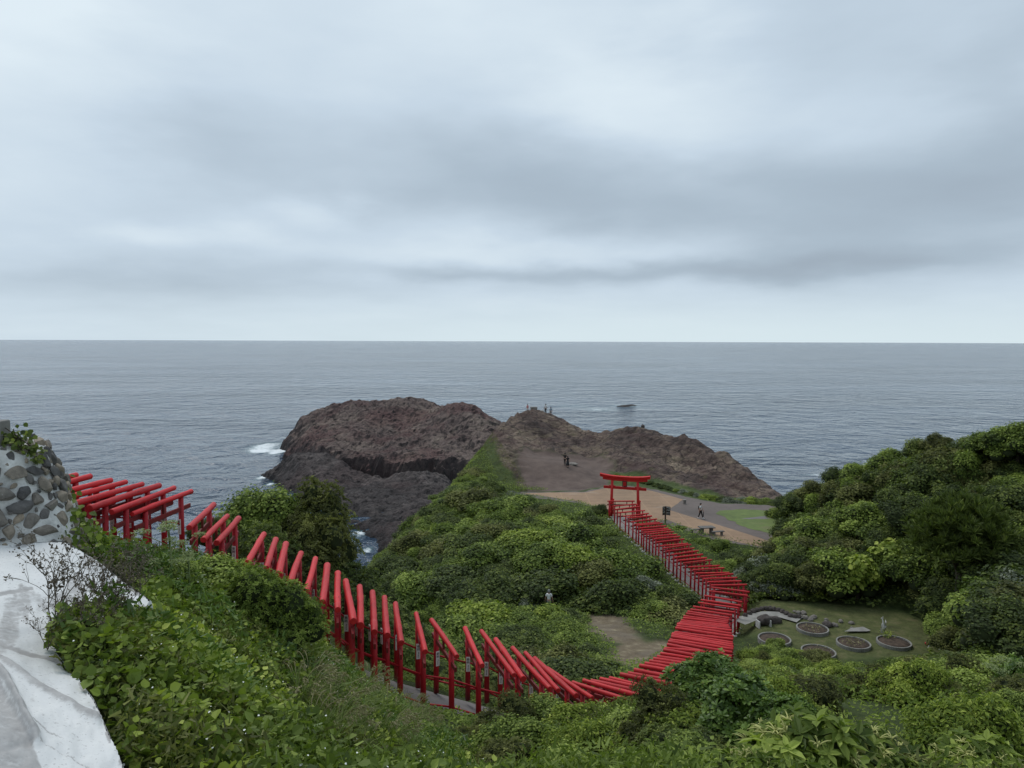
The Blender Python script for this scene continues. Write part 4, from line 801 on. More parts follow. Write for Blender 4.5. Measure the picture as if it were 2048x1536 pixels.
# ------------------------------------------------------------------ garden below the wood
PL_LABELS = ['round concrete planter with reddish soil, farthest back in the lawn', 'round concrete planter half hidden by bushes near the red torii', 'round concrete planter in the middle of the garden lawn', 'round concrete planter beside the white fox statue', 'round concrete planter at the front edge of the garden, cut by shrubs']
M['planter_soil'] = plain('planter_soil', (0.070, 0.048, 0.034), 0.95, 0.5, 5.0, 0.8, 20)
for k, (px, py) in enumerate([(1625, 1254), (1549, 1275), (1707, 1283), (1788, 1281), (1637, 1300)]):
    x, y, z = atz(px, py, GARDEN_Z + 0.25); t = thing('planter', PL_LABELS[k], 'planter', (x, y, GARDEN_Z), R(11 * k), 'round planters in the garden')
    mb = MB(); n = 44; th = np.linspace(0, 2 * math.pi, n, endpoint=False)
    for a in th:        # ring of short upright kerb blocks
        mb.box((0.98 * math.cos(a), 0.98 * math.sin(a), 0.05), (0.09, 0.132, 0.32), a, tint=0.5, bev=0.012)
    mb.build('ring', M['concrete'], t)
    mb = MB(); mb.tube([(0, 0, 0.0), (0, 0, 0.13), (0, 0, 0.16)], [0.93, 0.93, 0.5], 32); mb.build('soil', M['planter_soil'], t)
rng = np.random.default_rng(12)
def leafset(mb, P, D, N, S, tmpl, mat=0, tint=0.5):
    V, F = tmpl; P = np.asarray(P, float); n = len(P)
    D = D / (np.linalg.norm(D, axis=1)[:, None] + 1e-9); X = np.cross(D, N); X /= np.linalg.norm(X, axis=1)[:, None] + 1e-9; Z = np.cross(X, D)
    S = np.broadcast_to(np.asarray(S, float), (n,))
    v = P[:, None] + S[:, None, None] * (V[None, :, 0, None] * X[:, None] + V[None, :, 1, None] * D[:, None] + V[None, :, 2, None] * Z[:, None])
    k = len(V); f = (F[None] + (np.arange(n) * k)[:, None, None]).reshape(-1, F.shape[1])
    return mb.add(v.reshape(-1, 3), f, mat, np.repeat(np.broadcast_to(np.asarray(tint, float), (n,)), k))
T_DIA = (np.array([(0, 0, 0), (.34, .5, .10), (0, 1, -.05), (-.34, .5, .10)]), np.array([(0, 1, 2), (0, 2, 3)]))
T_ELL = (np.array([(0, 0, 0), (.20, .30, .06), (.17, .68, .04), (0, 1, -.10), (-.17, .68, .04), (-.20, .30, .06)]), np.array([(0, 1, 2, 3), (0, 3, 4, 5)]))
T_OBO = (np.array([(0, 0, 0), (.13, .35, .05), (.24, .75, .05), (0, 1, -.03), (-.24, .75, .05), (-.13, .35, .05)]), np.array([(0, 1, 2, 3), (0, 3, 4, 5)]))
T_RND = (np.array([(0, 0, 0), (.36, .18, .05), (.42, .52, .04), (0, 1, -.08), (-.42, .52, .04), (-.36, .18, .05)]), np.array([(0, 1, 2, 3), (0, 3, 4, 5)]))
T_NDL = (np.array([(-.03, 0, 0), (.03, 0, 0), (.012, 1, -.08), (-.012, 1, -.08)]), np.array([(0, 1, 2, 3)]))
_b = [(-.018 * (1 - t * .9), t if t < .7 else .7 + (t - .7) * .75, -.45 * t ** 2.6) for t in (0, .25, .5, .75, 1)]
T_BLD = (np.array(_b + [(-x, y, z) for x, y, z in _b]), np.array([(i, i + 5, i + 6, i + 1) for i in range(4)]))
def rand_dir(n, rng): v = rng.standard_normal((n, 3)); return v / np.linalg.norm(v, axis=1)[:, None]
# low dead plants in the planters and yellow flowers beside one of them
def sprig(name, label, cat, loc, n, r, h, mats, size, tmpl, rng, group=None):
    mb = MB(); P = np.column_stack([rng.normal(0, r, n), rng.normal(0, r, n), rng.uniform(0, h, n)]); D = rand_dir(n, rng); D[:, 2] += 0.6
    leafset(mb, P, D, np.tile((0, 0, 1.), (n, 1)) + 0.4 * rand_dir(n, rng), size * rng.uniform(.6, 1.3, n), tmpl, 0, rng.uniform(0, 1, n)); o = mb.build(name, mats); o.location = loc; return tag(o, label, cat, group, 'stuff')
for k, (px, py, cat_, mt, lab) in enumerate([(1625, 1254, 'plant', 'straw', 'dry yellowed seedlings in the farthest round planter'), (1707, 1283, 'plant', 'straw', 'dry stalks in the middle round planter'), (1774, 1271, 'plant', 'leaf_lime', 'yellow-green flowering plant spilling over the planter by the statue'), (1637, 1300, 'plant', 'straw', 'dry stalks in the round planter at the front edge')]):
    x, y, z = atz(px, py, GARDEN_Z + 0.25); sprig('seedlings', lab, cat_, (x, y, GARDEN_Z + 0.14), 130, 0.38 if k != 2 else 0.25, 0.12 if k != 2 else 0.4, M[mt], 0.11, T_ELL, rng)
# garden boulders with a concrete trough
x, y, z = atz(1530, 1240, GARDEN_Z + 0.3); boulder('garden_rock', 'large dark rounded rock beside the garden path', 'rock', (x, y, GARDEN_Z + 0.32), (0.52, 0.42, 0.40), 8, M['dark_stone'])
x, y, z = atz(1549, 1240, GARDEN_Z + 0.2); boulder('garden_rock', 'smaller jagged dark rock right of the large garden rock', 'rock', (x, y, GARDEN_Z + 0.16), (0.5, 0.34, 0.30), 17, M['dark_stone'])
x, y, z = atz(1655, 1247, GARDEN_Z + 0.2); boulder('garden_rock', 'small dark rock between two planters at the back of the lawn', 'rock', (x, y, GARDEN_Z + 0.12), (0.36, 0.3, 0.24), 23, M['dark_stone'])
x, y, z = atz(1527, 1253, GARDEN_Z); t = thing('stone_trough', 'open concrete box in front of the large garden rock', 'trough', (x, y, GARDEN_Z), R(12))
for s, sz in ((-1, (0.06, 0.5, 0.5)), (1, (0.06, 0.5, 0.5))): mb = MB(); mb.box((s * 0.42, 0, 0.2), sz, bev=0.01); mb.build('side_slab', M['concrete_light'], t)
mb = MB(); mb.box((0, 0.22, 0.2), (0.78, 0.06, 0.48), bev=0.01); mb.build('back_slab', M['dark_stone'], t)
rng2 = random.Random(5)
for k in range(14):   # edging stones behind the garden path
    t_ = k / 13.0; px = 1490 + 108 * t_; py = 1231 - 15 * math.sin(math.pi * min(1, t_ * 1.15)) + 3 * t_
    x, y, z = atz(px, py, GARDEN_Z + 0.15); boulder('edging_stone', 'dark squared edging stone behind the curved garden path', 'stone', (x, y, GARDEN_Z + 0.16), (0.20, 0.17, 0.20), 40 + k, M['dark_stone'], rng2.uniform(0, 3), 'edging stones of the garden path')
for k in range(22):   # loose pale stones of the low wall at the wood's foot
    px = 1588 + 118 * rng2.random(); py = 1226 + (px - 1588) * 0.20 + rng2.uniform(-5, 7)
    x, y, z = atz(px, py, GARDEN_Z + 0.1); s = rng2.uniform(.10, .24); boulder('wall_stone', 'loose pale stone of the low tumbled wall at the foot of the wood', 'stone', (x, y, gz(x, y) + s * .3), (s, s * .9, s * .75), 80 + k, M['stone'], rng2.uniform(0, 3), 'stones of the tumbled garden wall')
def fox_statue():
    x, y, z = atz(1766, 1265, GARDEN_Z); t = thing('fox_statue', 'slim white sitting fox statue on a post behind the planter', 'statue', (x, y, GARDEN_Z), R(-150)); t.scale = (0.72, 0.72, 1.0)
    mb = MB(); mb.box((0, 0, 0.12), (0.26, 0.34, 0.26), bev=0.02); mb.build('plinth', M['concrete'], t)
    mb = MB(); mb.tube([(0, 0.10, 0.24), (0, 0.08, 0.40), (0, 0, 0.62), (0, -0.05, 0.78), (0, -0.08, 0.90)], [0.13, 0.135, 0.095, 0.06, 0.055], 12)
    mb.tube([(0, -0.03, 0.90), (0, -0.10, 0.95), (0, -0.20, 0.92), (0, -0.26, 0.90)], [0.05, 0.075, 0.045, 0.02], 10)
    for s in (-1, 1):
        mb.tube([(s * .045, -0.07, 0.98), (s * .055, -0.06, 1.10)], [0.032, 0.004], 8); mb.tube([(s * .055, -0.08, 0.60), (s * .055, -0.12, 0.42), (s * .055, -0.13, 0.25)], [.04, .03, .03], 8)
    body = mb.build('body', M['concrete_light'], t); mb = MB(); mb.tube([(0, 0.16, 0.30), (0, 0.26, 0.45), (0, 0.24, 0.75), (0, 0.20, 0.92)], [0.05, 0.075, 0.06, 0.01], 10); mb.build('tail', M['concrete_light'], t)
fox_statue()
x, y, z = atz(1862, 1300, GARDEN_Z)
for k, (dx, tl) in enumerate(((0, 'pale weathered board leaning at the right edge of the garden, the steeper one'), (0.55, 'pale weathered board leaning at the right edge of the garden, the lower one'))):
    mb = MB(); mb.box((0, 0, 0.6), (0.16, 0.03, 1.3), bev=0.005); o = mb.build('board', M['concrete_light']); gx_, gy_ = x + dx, y + 0.3 - dx * .5; o.location = (gx_, gy_, gz(gx_, gy_) - 0.05); o.rotation_euler = (0.1, R(28 + 14 * k), 0.3); tag(o, tl, 'board', 'leaning boards')
M['red_plastic'] = plain('red_plastic', (0.40, 0.02, 0.025), 0.4, 0.1)
x, y, z = atz(1853, 1291, GARDEN_Z); t = thing('bucket', 'small red plastic bucket lying by the leaning boards', 'bucket', (x, y, GARDEN_Z + 0.14)); t.rotation_euler = (R(90), 0, R(60))
mb = MB(); t.scale = (.62, .62, .62); mb.tube([(0, 0, -0.16), (0, 0, 0.16)], [0.11, 0.15], 18); mb.build('body', M['red_plastic'], t); mb = MB(); th = np.linspace(0, 2 * math.pi, 20); mb.tube(np.column_stack([.155 * np.cos(th), .155 * np.sin(th), np.full(20, .16)]), 0.012, 6, cap=False); mb.build('rim', M['red_plastic'], t)

# ------------------------------------------------------------------ people
M['skin'] = plain('skin', (0.42, 0.25, 0.18), 0.55, 0.06); M['hair'] = plain('hair', (0.012, 0.010, 0.009), 0.5, 0.2)
for n_, c_ in (('cloth_white', (0.66, 0.67, 0.66)), ('cloth_black', (0.014, 0.014, 0.016)), ('cloth_pink', (0.52, 0.20, 0.20)), ('cloth_blue', (0.20, 0.27, 0.33)), ('cloth_grey', (0.20, 0.20, 0.20))): M[n_] = plain(n_, c_, 0.85, 0.12, 6)
def skin(name, V, E, Rad, mat, parent, sub=2, root=0):
    me = bpy.data.meshes.new(name); me.from_pydata([tuple(v) for v in V], E, []); o = link(name, me, parent); me.materials.append(mat)
    sm = o.modifiers.new('skin', 'SKIN'); sm.use_smooth_shade = True
    for d, r in zip(me.skin_vertices[0].data if me.skin_vertices else [], Rad): d.radius = (r, r) if not isinstance(r, tuple) else r
    if not me.skin_vertices:
        bm = bmesh.new(); bm.from_mesh(me); lay = bm.verts.layers.skin.verify(); bm.verts.ensure_lookup_table()
        for i, v in enumerate(bm.verts):
            r = Rad[i]; v[lay].radius = r if isinstance(r, tuple) else (r, r); v[lay].use_root = (i == root)
        bm.to_mesh(me); bm.free()
    else: me.skin_vertices[0].data[root].use_root = True
    ss = o.modifiers.new('subdivision', 'SUBSURF'); ss.levels = sub; ss.render_levels = sub; return o
def person(label, loc, rz, h=1.68, stride=0.0, shirt='cloth_white', legs='cloth_black', skirt=False, arms=((0.05, 0.1), (0.05, 0.1)), bag=None, umbrella=False, shorts=False, hat=None, group=None, long_hair=False):
    """standing or walking figure facing -Y; arms = (forward swing, outward) for right and left"""
    s = h / 1.70; t = thing('person', label, 'person', loc, rz, group); t.scale = (s, s, s)
    V = [(0, 0, 0.93), (0, 0, 1.08), (0, -.005, 1.26), (0, 0, 1.41), (0, -.005, 1.48), (0, -.02, 1.56), (0, -.025, 1.66)]; Rd = [(.14, .10), (.125, .09), (.155, .105), (.10, .08), .05, (.070, .085), (.062, .075)]
    E = [(0, 1), (1, 2), (2, 3), (3, 4), (4, 5), (5, 6)]
    nose = len(V); V += [(0, -.105, 1.565)]; Rd += [.014]; E += [(5, nose)]
    sh_v, sh_e, sh_r = [V[0], V[1], V[2], V[3]], [(0, 1), (1, 2), (2, 3)], [(.150, .112), (.145, .108), (.172, .120), (.105, .085)]
    pt_v, pt_e, pt_r = [(0, 0, 0.98)], [], [(.145, .110)]
    for k, sd in enumerate((1, -1)):
        a, o_ = arms[k]; shd = (sd * .175, 0, 1.375); el = (sd * (.20 + o_ * .5), -a * .28 + .02, 1.10); wr = (sd * (.20 + o_), -a * .55 - .04, 0.86 + max(0, a) * .12)
        b = len(V); V += [shd, el, wr, (wr[0], wr[1] - .02, wr[2] - .07)]; Rd += [.055, .042, .028, (.036, .018)]; E += [(3, b), (b, b + 1), (b + 1, b + 2), (b + 2, b + 3)]
        p = V[b + 3]
        for q in range(4):        # four fingers, then the thumb from the side of the palm
            c = len(V); fl = (.062, .072, .068, .052)[q]; yy = p[1] - .024 + q * .016; V += [(p[0], yy, p[2] - .035), (p[0] - sd * .012, yy, p[2] - .035 - fl * .6), (p[0] - sd * .028, yy, p[2] - .035 - fl)]; Rd += [.009, .008, .007]; E += [(b + 3, c), (c, c + 1), (c + 1, c + 2)]
        c = len(V); V += [(p[0], p[1] - .040, p[2] + .012), (p[0] - sd * .012, p[1] - .052, p[2] - .03)]; Rd += [.010, .008]; E += [(b + 3, c), (c, c + 1)]
        c = len(sh_v); sh_v += [shd, tuple(np.array(shd) * .35 + np.array(el) * .65)]; sh_r += [.075, .066]; sh_e += [(3, c), (c, c + 1)]
        f = stride * sd; hip = (sd * .088, 0, .88); kn = (sd * .095, -f * .20 - .015, .49); an = (sd * .095, -f * .42 + (.02 if f < 0 else 0), .085 + (.05 if f < -.2 else 0))
        b = len(V); V += [hip, kn, an, (an[0], an[1] - .10, .035 + (.0 if f >= -.2 else .01)), (an[0], an[1] - .17, .028)]; Rd += [.088, .056, .037, (.040, .030), (.035, .022)]; E += [(0, b), (b, b + 1), (b + 1, b + 2), (b + 2, b + 3), (b + 3, b + 4)]
        c = len(pt_v); end = tuple(np.array(kn) * (.8 if shorts else .06) + np.array(an if not shorts else hip) * (.2 if shorts else .94)); pt_v += [hip, kn, end] if not shorts else [hip, end]
        pt_r += [.105, .078, .062] if not shorts else [.11, .09]; pt_e += [(0, c), (c, c + 1)] + ([(c + 1, c + 2)] if not shorts else [])
        mb = MB(); mb.tube([(an[0], an[1] + .07, .045), (an[0], an[1], .055), (an[0], an[1] - .12, .045), (an[0], an[1] - .19, .03)], [.034, .052, .046, .022], 10); mb.build('shoe', M['cloth_white' if stride else 'cloth_black'], t)
    skin('body', V, E, Rd, M['skin'], t, 2)
    skin('shirt', sh_v, sh_e, sh_r, M[shirt], t, 2)
    if skirt: mb = MB(); mb.tube([(0, 0, 1.06), (0, 0, .9), (0, 0, .45), (0, 0, .30)], [.135, .175, .24, .25], 16); mb.build('skirt', M[legs], t)
    else: skin('trousers', pt_v, pt_e, pt_r, M[legs], t, 2)
    mb = MB(); mb.tube([(0, .03, 1.50 if not long_hair else 1.30), (0, .035, 1.58), (0, .0, 1.67), (0, -.02, 1.735), (0, -.03, 1.76)], [.055, .088, .098, .075, .02], 12); mb.build('hair', M['hair'] if not hat else M[hat], t)
    for sd in (1, -1):
        mb = MB(); mb.tube([(sd * .03, -.092, 1.60), (sd * .03, -.100, 1.60)], [.011, .007], 8); mb.build('eye', M['ink'], t); mb = MB(); mb.tube([(sd * .078, -.01, 1.54), (sd * .092, .0, 1.575), (sd * .082, .0, 1.605)], [.012, .018, .010], 8); mb.build('ear', M['skin'], t)
    mb = MB(); mb.tube([(-.025, -.098, 1.515), (0, -.104, 1.512), (.025, -.098, 1.515)], [.004, .007, .004], 6); mb.build('mouth', M['cloth_pink'], t)
    if bag:
        w = (loc[0], loc[1], loc[2]); b = thing('backpack', bag, 'backpack', w, rz); b.scale = (s, s, s); mb = MB(); mb.box((0, .17, 1.19), (.29, .15, .40), bev=.05); mb.build('pack', M['cloth_black'], b)
        for sd in (1, -1): mb = MB(); mb.tube([(sd * .11, .11, 1.37), (sd * .12, .0, 1.45), (sd * .12, -.115, 1.34), (sd * .13, -.05, 1.12), (sd * .12, .11, 1.06)], .016, 8); mb.build('strap', M['cloth_black'], b)
    if umbrella:
        u = thing('umbrella', 'closed black umbrella held by the person in white walking over the yard', 'umbrella', loc, rz); u.scale = (s, s, s); hx, hy, hz = sh_v[4][0] + .1, -.22, .84
        mb = MB(); mb.tube([(hx, hy, .86), (hx, hy - .02, .80), (hx, hy - .03, .35), (hx, hy - .04, .06)], [.014, .03, .042, .008], 10); mb.build('canopy', M['cloth_black'], u); mb = MB(); mb.tube([(hx, hy, .86), (hx, hy, .95), (hx, hy + .04, .98)], .012, 8); mb.build('handle', M['dark_wood'], u)
    return t
def stand(px, py, d): p = at(px, py, d); return (p[0], p[1], gz(p[0], p[1]) + 0.0)
w = atz(1401, 1037, PLAZA_Z + .02); person('person in white shirt with black trousers and backpack walking across the yard', (w[0], w[1], PLAZA_Z + .014), R(62), 1.68, 0.55, 'cloth_white', 'cloth_black', arms=((.35, .06), (-.3, .06)), bag='small black backpack worn by the person walking across the yard', umbrella=True)
person('person all in black standing on the purple slope, left of a pair', stand(1130, 927, 102.5), R(165), 1.72, 0.0, 'cloth_black', 'cloth_black')
person('person in black dress over white sleeves on the slope, right of a pair', stand(1135.5, 929.5, 101.8), R(185), 1.60, 0.0, 'cloth_black', 'cloth_black', skirt=True, long_hair=True)
person('person in white top and dark trousers on the summit, left of two', stand(1091, 842, 130), R(200), 1.70, 0.0, 'cloth_white', 'cloth_black')
person('person in pale blue top and shorts on the summit, right of two', stand(1101.5, 844, 130), R(150), 1.66, 0.0, 'cloth_blue', 'cloth_grey', shorts=True)
person('person in pink top at the left edge of the rocky summit', stand(1055, 838, 130), R(40), 1.60, 0.0, 'cloth_pink', 'cloth_white')
for d_ in np.arange(47, 66, .25):      # head height read at y = 1181
    p = at(1098, 1181, d_)
    if gz(p[0], p[1]) + 1.66 > p[2]: break
HIDDEN_D = float(p[1]); person('person in white top and grey cap half hidden among the shrubs', (p[0], p[1], gz(p[0], p[1])), R(170), 1.66, 0.0, 'cloth_white', 'cloth_grey', hat='cloth_grey')

# ------------------------------------------------------------------ white concrete terrace and stone wall at the left
def terrace():
    st = 4.0; xs, ys = np.arange(-200, 340, st), np.arange(1076, 1704, st); X, Y = np.meshgrid(xs, ys); q = np.column_stack([X.ravel(), Y.ravel()])
    # snap the rim to the outline so the edge is clean
    dd, ti = segdist(q, AP_POLY, True); ins = inpoly(q, AP_POLY); near = (dd < st * 0.75); P0 = np.array(AP_POLY + AP_POLY[:1], float)
    i = np.minimum(ti.astype(int), len(AP_POLY) - 1); foot = P0[i] + (P0[i + 1] - P0[i]) * (ti - i)[:, None]
    q = np.where((near & ~ins)[:, None], foot, q); ins = ins | near
    d = ap_d(q / 20.0)
    W = np.array([ray(a, b) for a, b in q]); W = W / W[:, 1:2] * d[:, None]; W[:, 2] += H
    tn = np.zeros(len(q))
    def seam(pts, w, amt, lift):
        k, _ = segdist(q + (np.column_stack([fbm(q, .05, 3, 3), fbm(q, .05, 3, 4)]) - .5) * 7, pts); f = np.exp(-(k / w) ** 2); W[:, 2] += lift * f; return f * amt
    tn = np.maximum(tn, seam([(-200, 1196), (0, 1186), (45, 1180), (64, 1174)], 4.5, .8, -.012))
    tn = np.maximum(tn, seam([(-200, 1270), (0, 1286), (40, 1300), (80, 1308), (125, 1322)], 5, .75, -.02))
    tn = np.maximum(tn, seam([(-200, 1290), (0, 1322), (50, 1356), (100, 1390), (165, 1426), (195, 1440)], 9, .55, .05))
    tn = np.maximum(tn, seam([(-60, 1290), (5, 1352), (40, 1420), (72, 1482)], 10, .7, .07))
    tn = np.maximum(tn, seam([(72, 1482), (45, 1488), (0, 1500), (-200, 1560)], 6, .8, -.02))
    tn = np.maximum(tn, seam([(72, 1482), (130, 1510), (180, 1536), (260, 1640)], 2, .5, -.01)); tn = np.maximum(tn, seam([(60, 1440), (100, 1465), (128, 1478)], 2.2, .6, -.004))
    rawp, _ = segdist(q, [(-200, 1700), (-200, 1330), (0, 1352), (40, 1420), (72, 1482), (100, 1560), (110, 1700)], True); rin = inpoly(q, [(-200, 1700), (-200, 1330), (0, 1352), (40, 1420), (72, 1482), (100, 1560), (110, 1700)])
    raw = np.where(rin, sstep(rawp, 2, 12), 0.0); tn = np.maximum(tn, raw * 0.5)
    tn = np.maximum(tn, np.exp(-(dd / 9.0) ** 2) * 0.75 * sstep(fbm(q, .06, 4, 19), .42, .62)); tn = np.maximum(tn, 0.42 * sstep(fbm(q * (1, .5), .02, 4, 23), .58, .72))
    W[:, 2] += (fbm(q, 0.03, 3, 8) - .5) * 0.05
    nx, ny = len(xs), len(ys); i = (np.arange(ny - 1)[:, None] * nx + np.arange(nx - 1)[None]).ravel(); F = np.stack([i, i + nx, i + nx + 1, i + 1], -1); F = F[ins[F].all(1)]
    mb = MB(); mb.add(W, F, 0, tn, True)
    # rim: rolled over and down 0.35 m
    rim = [np.array(ray(*p)) for p in AP_POLY]; top = []
    for p, r in zip(AP_POLY, rim): k = ap_d(np.array([p]) / 20.0)[0]; w_ = r / r[1] * k; w_[2] += H; top.append(w_)
    pts = []; 
    for a, b in zip(top, top[1:] + top[:1]):
        for u in np.linspace(0, 1, 8, endpoint=False): pts.append(a * (1 - u) + b * u)
    pts = np.array(pts); n = len(pts); c = np.array([-3.2, 5.0]); out_ = pts[:, :2] - c; out_ /= np.linalg.norm(out_, axis=1)[:, None]
    rows = [pts + (0, 0, .004)]
    for o_, dz in ((.05, -.03), (.09, -.12), (.10, -.6)): r_ = pts.copy(); r_[:, :2] += out_ * o_; r_[:, 2] += dz; rows.append(r_)
    v = np.concatenate(rows); k = np.arange(n); f = np.concatenate([np.stack([j * n + k, j * n + (k + 1) % n, (j + 1) * n + (k + 1) % n, (j + 1) * n + k], -1) for j in range(3)]); mb.add(v, f, 0, 0.05, True)
    o = mb.build('concrete_terrace', M['white_paint']); tag(o, 'white painted concrete terrace with grey mortar seams below the stone wall', 'terrace'); return o
m, nt, b, out = material('white_paint'); M['white_paint'] = m
tc = nt.node('ShaderNodeTexCoord'); P_ = tc.outputs['Object']; at_ = nt.node('ShaderNodeAttribute', attribute_name='tint')
big = nt.noise(P_, 1.1, 6, 0.65); spk = nt.noise(P_, 38, 3, 0.6); scr = nt.noise(P_, 13, 7, 0.7)
paint = nt.ramp(big, [(0.3, (0.56, 0.57, 0.57)), (0.7, (0.70, 0.70, 0.69))])
paint = nt.mix(nt.math('MULTIPLY', nt.maprange(spk, 0.60, 0.68), 0.55), paint, (0.28, 0.27, 0.26))
wear = nt.maprange(nt.math('ADD', at_.outputs['Fac'], nt.math('MULTIPLY', nt.math('SUBTRACT', scr, 0.5), 0.7)), 0.22, 0.5)
morta = nt.ramp(nt.noise(P_, 7, 6, 0.7), [(0.3, (0.26, 0.25, 0.245)), (0.7, (0.42, 0.41, 0.40))])
nt.l.new(nt.mix(nt.math('MULTIPLY', wear, 0.85), paint, morta), b.inputs['Base Color']); b.inputs['Roughness'].default_value = 0.85; b.inputs['Specular IOR Level'].default_value = 0.25
bn = nt.node('ShaderNodeBump'); bn.inputs['Strength'].default_value = 0.5; bn.inputs['Distance'].default_value = 0.015
nt.l.new(nt.math('ADD', nt.noise(P_, 30, 6, 0.7), nt.math('MULTIPLY', scr, 0.2)), bn.inputs['Height']); nt.l.new(bn.outputs[0], b.inputs['Normal'])
terrace()

def stone_wall():
    t = thing('stone_wall', 'bulging wall of dark rubble stones set in white mortar', 'stone wall', (0, 0, 0))
    zs = [37.0, 37.45, 37.62, 37.80, 37.98, 38.15, 38.33, 38.50, 38.66, 38.80, 38.90, 38.96]
    # right-hand outline read at forward distance 8.7
    px = [(131, 1094), (122, 1075), (108, 1050), (98, 1020), (88, 990), (78, 965), (67, 943), (58, 918), (45, 902), (22, 891), (-60, 884)]
    ol = [at(a, b_, 8.7) for a, b_ in px]; oz = np.array([o[2] for o in ol]); ox = np.array([o[0] for o in ol]); k = np.argsort(oz)
    cxw, cyw = -7.1, 8.9
    def rx(z): return np.interp(z, oz[k], ox[k]) - cxw
    nz, na = 60, 120; zz = np.linspace(37.0, 38.98, nz); th = np.linspace(0, 2 * math.pi, na, endpoint=False)
    r = np.maximum(rx(zz), 0.05); Zg, Tg = np.meshgrid(zz, th, indexing='ij'); Rg = np.repeat(r[:, None], na, 1)
    V = np.column_stack([(cxw + Rg * np.cos(Tg)).ravel(), (cyw + 0.78 * Rg * np.sin(Tg)).ravel(), Zg.ravel()])
    V[:, :2] += ((fbm(V, 2.2, 4, 7) - .5) * 0.14)[:, None] * np.column_stack([np.cos(Tg).ravel(), np.sin(Tg).ravel()])
    i = (np.arange(nz - 1)[:, None] * na + np.arange(na)[None]); j = (np.arange(nz - 1)[:, None] * na + (np.arange(na)[None] + 1) % na)
    mb = MB(); mb.add(V, np.stack([i.ravel(), j.ravel(), j.ravel() + na, i.ravel() + na], -1), 0, 0.25, True); mb.build('mortar', M['mortar'], t)
    rng = np.random.default_rng(21); cand = []; placed = []
    def surf(z, a): r_ = max(float(rx(z)), .05); return np.array([cxw + r_ * math.cos(a), cyw + .78 * r_ * math.sin(a), z])
    first = [(38, 1105, .145), (28, 950, .12), (62, 1045, .11), (92, 1058, .12), (40, 1010, .11), (60, 1085, .10), (15, 1062, .10), (20, 915, .075), (75, 1000, .09)]
    for a, b_, s in first:
        rr = ray(a, b_); best = None
        for aa in np.linspace(-2.4, -.1, 120):
            for z in np.linspace(37.5, 38.9, 60):
                p = surf(z, aa); pr = proj(p); e = (pr[0] - a) ** 2 + (pr[1] - b_) ** 2
                if best is None or e < best[0]: best = (e, p, aa, z)
        placed.append((best[1], s, best[2], best[3]))
    for it in range(14000):
        z = rng.uniform(37.35, 38.88); aa = rng.uniform(-3.3, .6); s = (.105, .09, .076, .062, .050, .040, .030)[min(6, it // 2000)] * rng.uniform(.9, 1.1); p = surf(z, aa)
        if all(np.linalg.norm(p - q[0]) > (s + q[1]) * .85 for q in placed): placed.append((p, s, aa, z))
    mb = MB()
    for n_, (p, s, aa, z) in enumerate(placed):
        bm = bmesh.new(); bmesh.ops.create_icosphere(bm, subdivisions=3, radius=1.0); v = np.array([w.co[:] for w in bm.verts])
        # faceted: clip by random planes
        for _ in range(11):
            nn = rand_dir(1, rng)[0]; dd = rng.uniform(.38, .80); ex = v @ nn - dd; v = v - np.maximum(ex, 0)[:, None] * nn * .92
        v = v * (1 + .10 * (fbm(v + n_ * 2.3, 2.2, 3, n_) - .5))[:, None]
        an = rng.uniform(-.6, .6) + 1.57 * (rng.random() < .6); el = rng.uniform(1.0, 1.45); ca_, sa_ = math.cos(an), math.sin(an)
        u = np.column_stack([v[:, 0] * el, v[:, 1] * (1.05 / el) * 1.15]); u = u @ np.array([[ca_, sa_], [-sa_, ca_]])
        nrm = np.array([math.cos(aa), math.sin(aa) / .78, .35]); nrm /= np.linalg.norm(nrm); T1 = np.cross((0, 0, 1), nrm); T1 /= np.linalg.norm(T1); T2 = np.cross(nrm, T1)
        q = p + s * (u[:, :1] * T1 + u[:, 1:] * T2 + v[:, 2:] * .62 * nrm) + nrm * s * .03
        for w, c in zip(bm.verts, q): w.co = c
        mb.bm(bm, 0, rng.uniform(0, 1), False)
    mb.build('stones', M['wall_stone'], t)
    mb = MB(); p = at(-22, 868, 8.5); mb.box((p[0] - .22, p[1] + .1, 38.85), (0.52, 0.45, 0.34), R(4), bev=.02); mb.build('block', M['concrete'], t)
M['mortar'] = plain('mortar', (0.55, 0.55, 0.53), 0.95, 0.35, 4.0, 1.0, 26)
m, nt, b, out = material('wall_stone'); M['wall_stone'] = m
tc = nt.node('ShaderNodeTexCoord'); P_ = tc.outputs['Object']; at_ = nt.node('ShaderNodeAttribute', attribute_name='tint')
c = nt.ramp(at_.outputs['Fac'], [(0.0, (0.075, 0.074, 0.076)), (0.4, (0.135, 0.128, 0.120)), (0.7, (0.20, 0.178, 0.150)), (1.0, (0.25, 0.21, 0.16))])
n_ = nt.noise(P_, 9, 7, 0.7); c = nt.mix(1.0, c, nt.ramp(n_, [(0.3, (0.55, 0.55, 0.55)), (0.7, (1.45, 1.42, 1.38))]), 'MULTIPLY')
c = nt.mix(nt.math('MULTIPLY', nt.maprange(nt.noise(P_, 14, 6, 0.75), 0.62, 0.70), 0.7), c, (0.42, 0.42, 0.40))
nt.l.new(c, b.inputs['Base Color']); b.inputs['Roughness'].default_value = 0.85
bn = nt.node('ShaderNodeBump'); bn.inputs['Strength'].default_value = 0.8; bn.inputs['Distance'].default_value = 0.02; nt.l.new(nt.noise(P_, 20, 7, 0.7), bn.inputs['Height']); nt.l.new(bn.outputs[0], b.inputs['Normal'])
stone_wall()

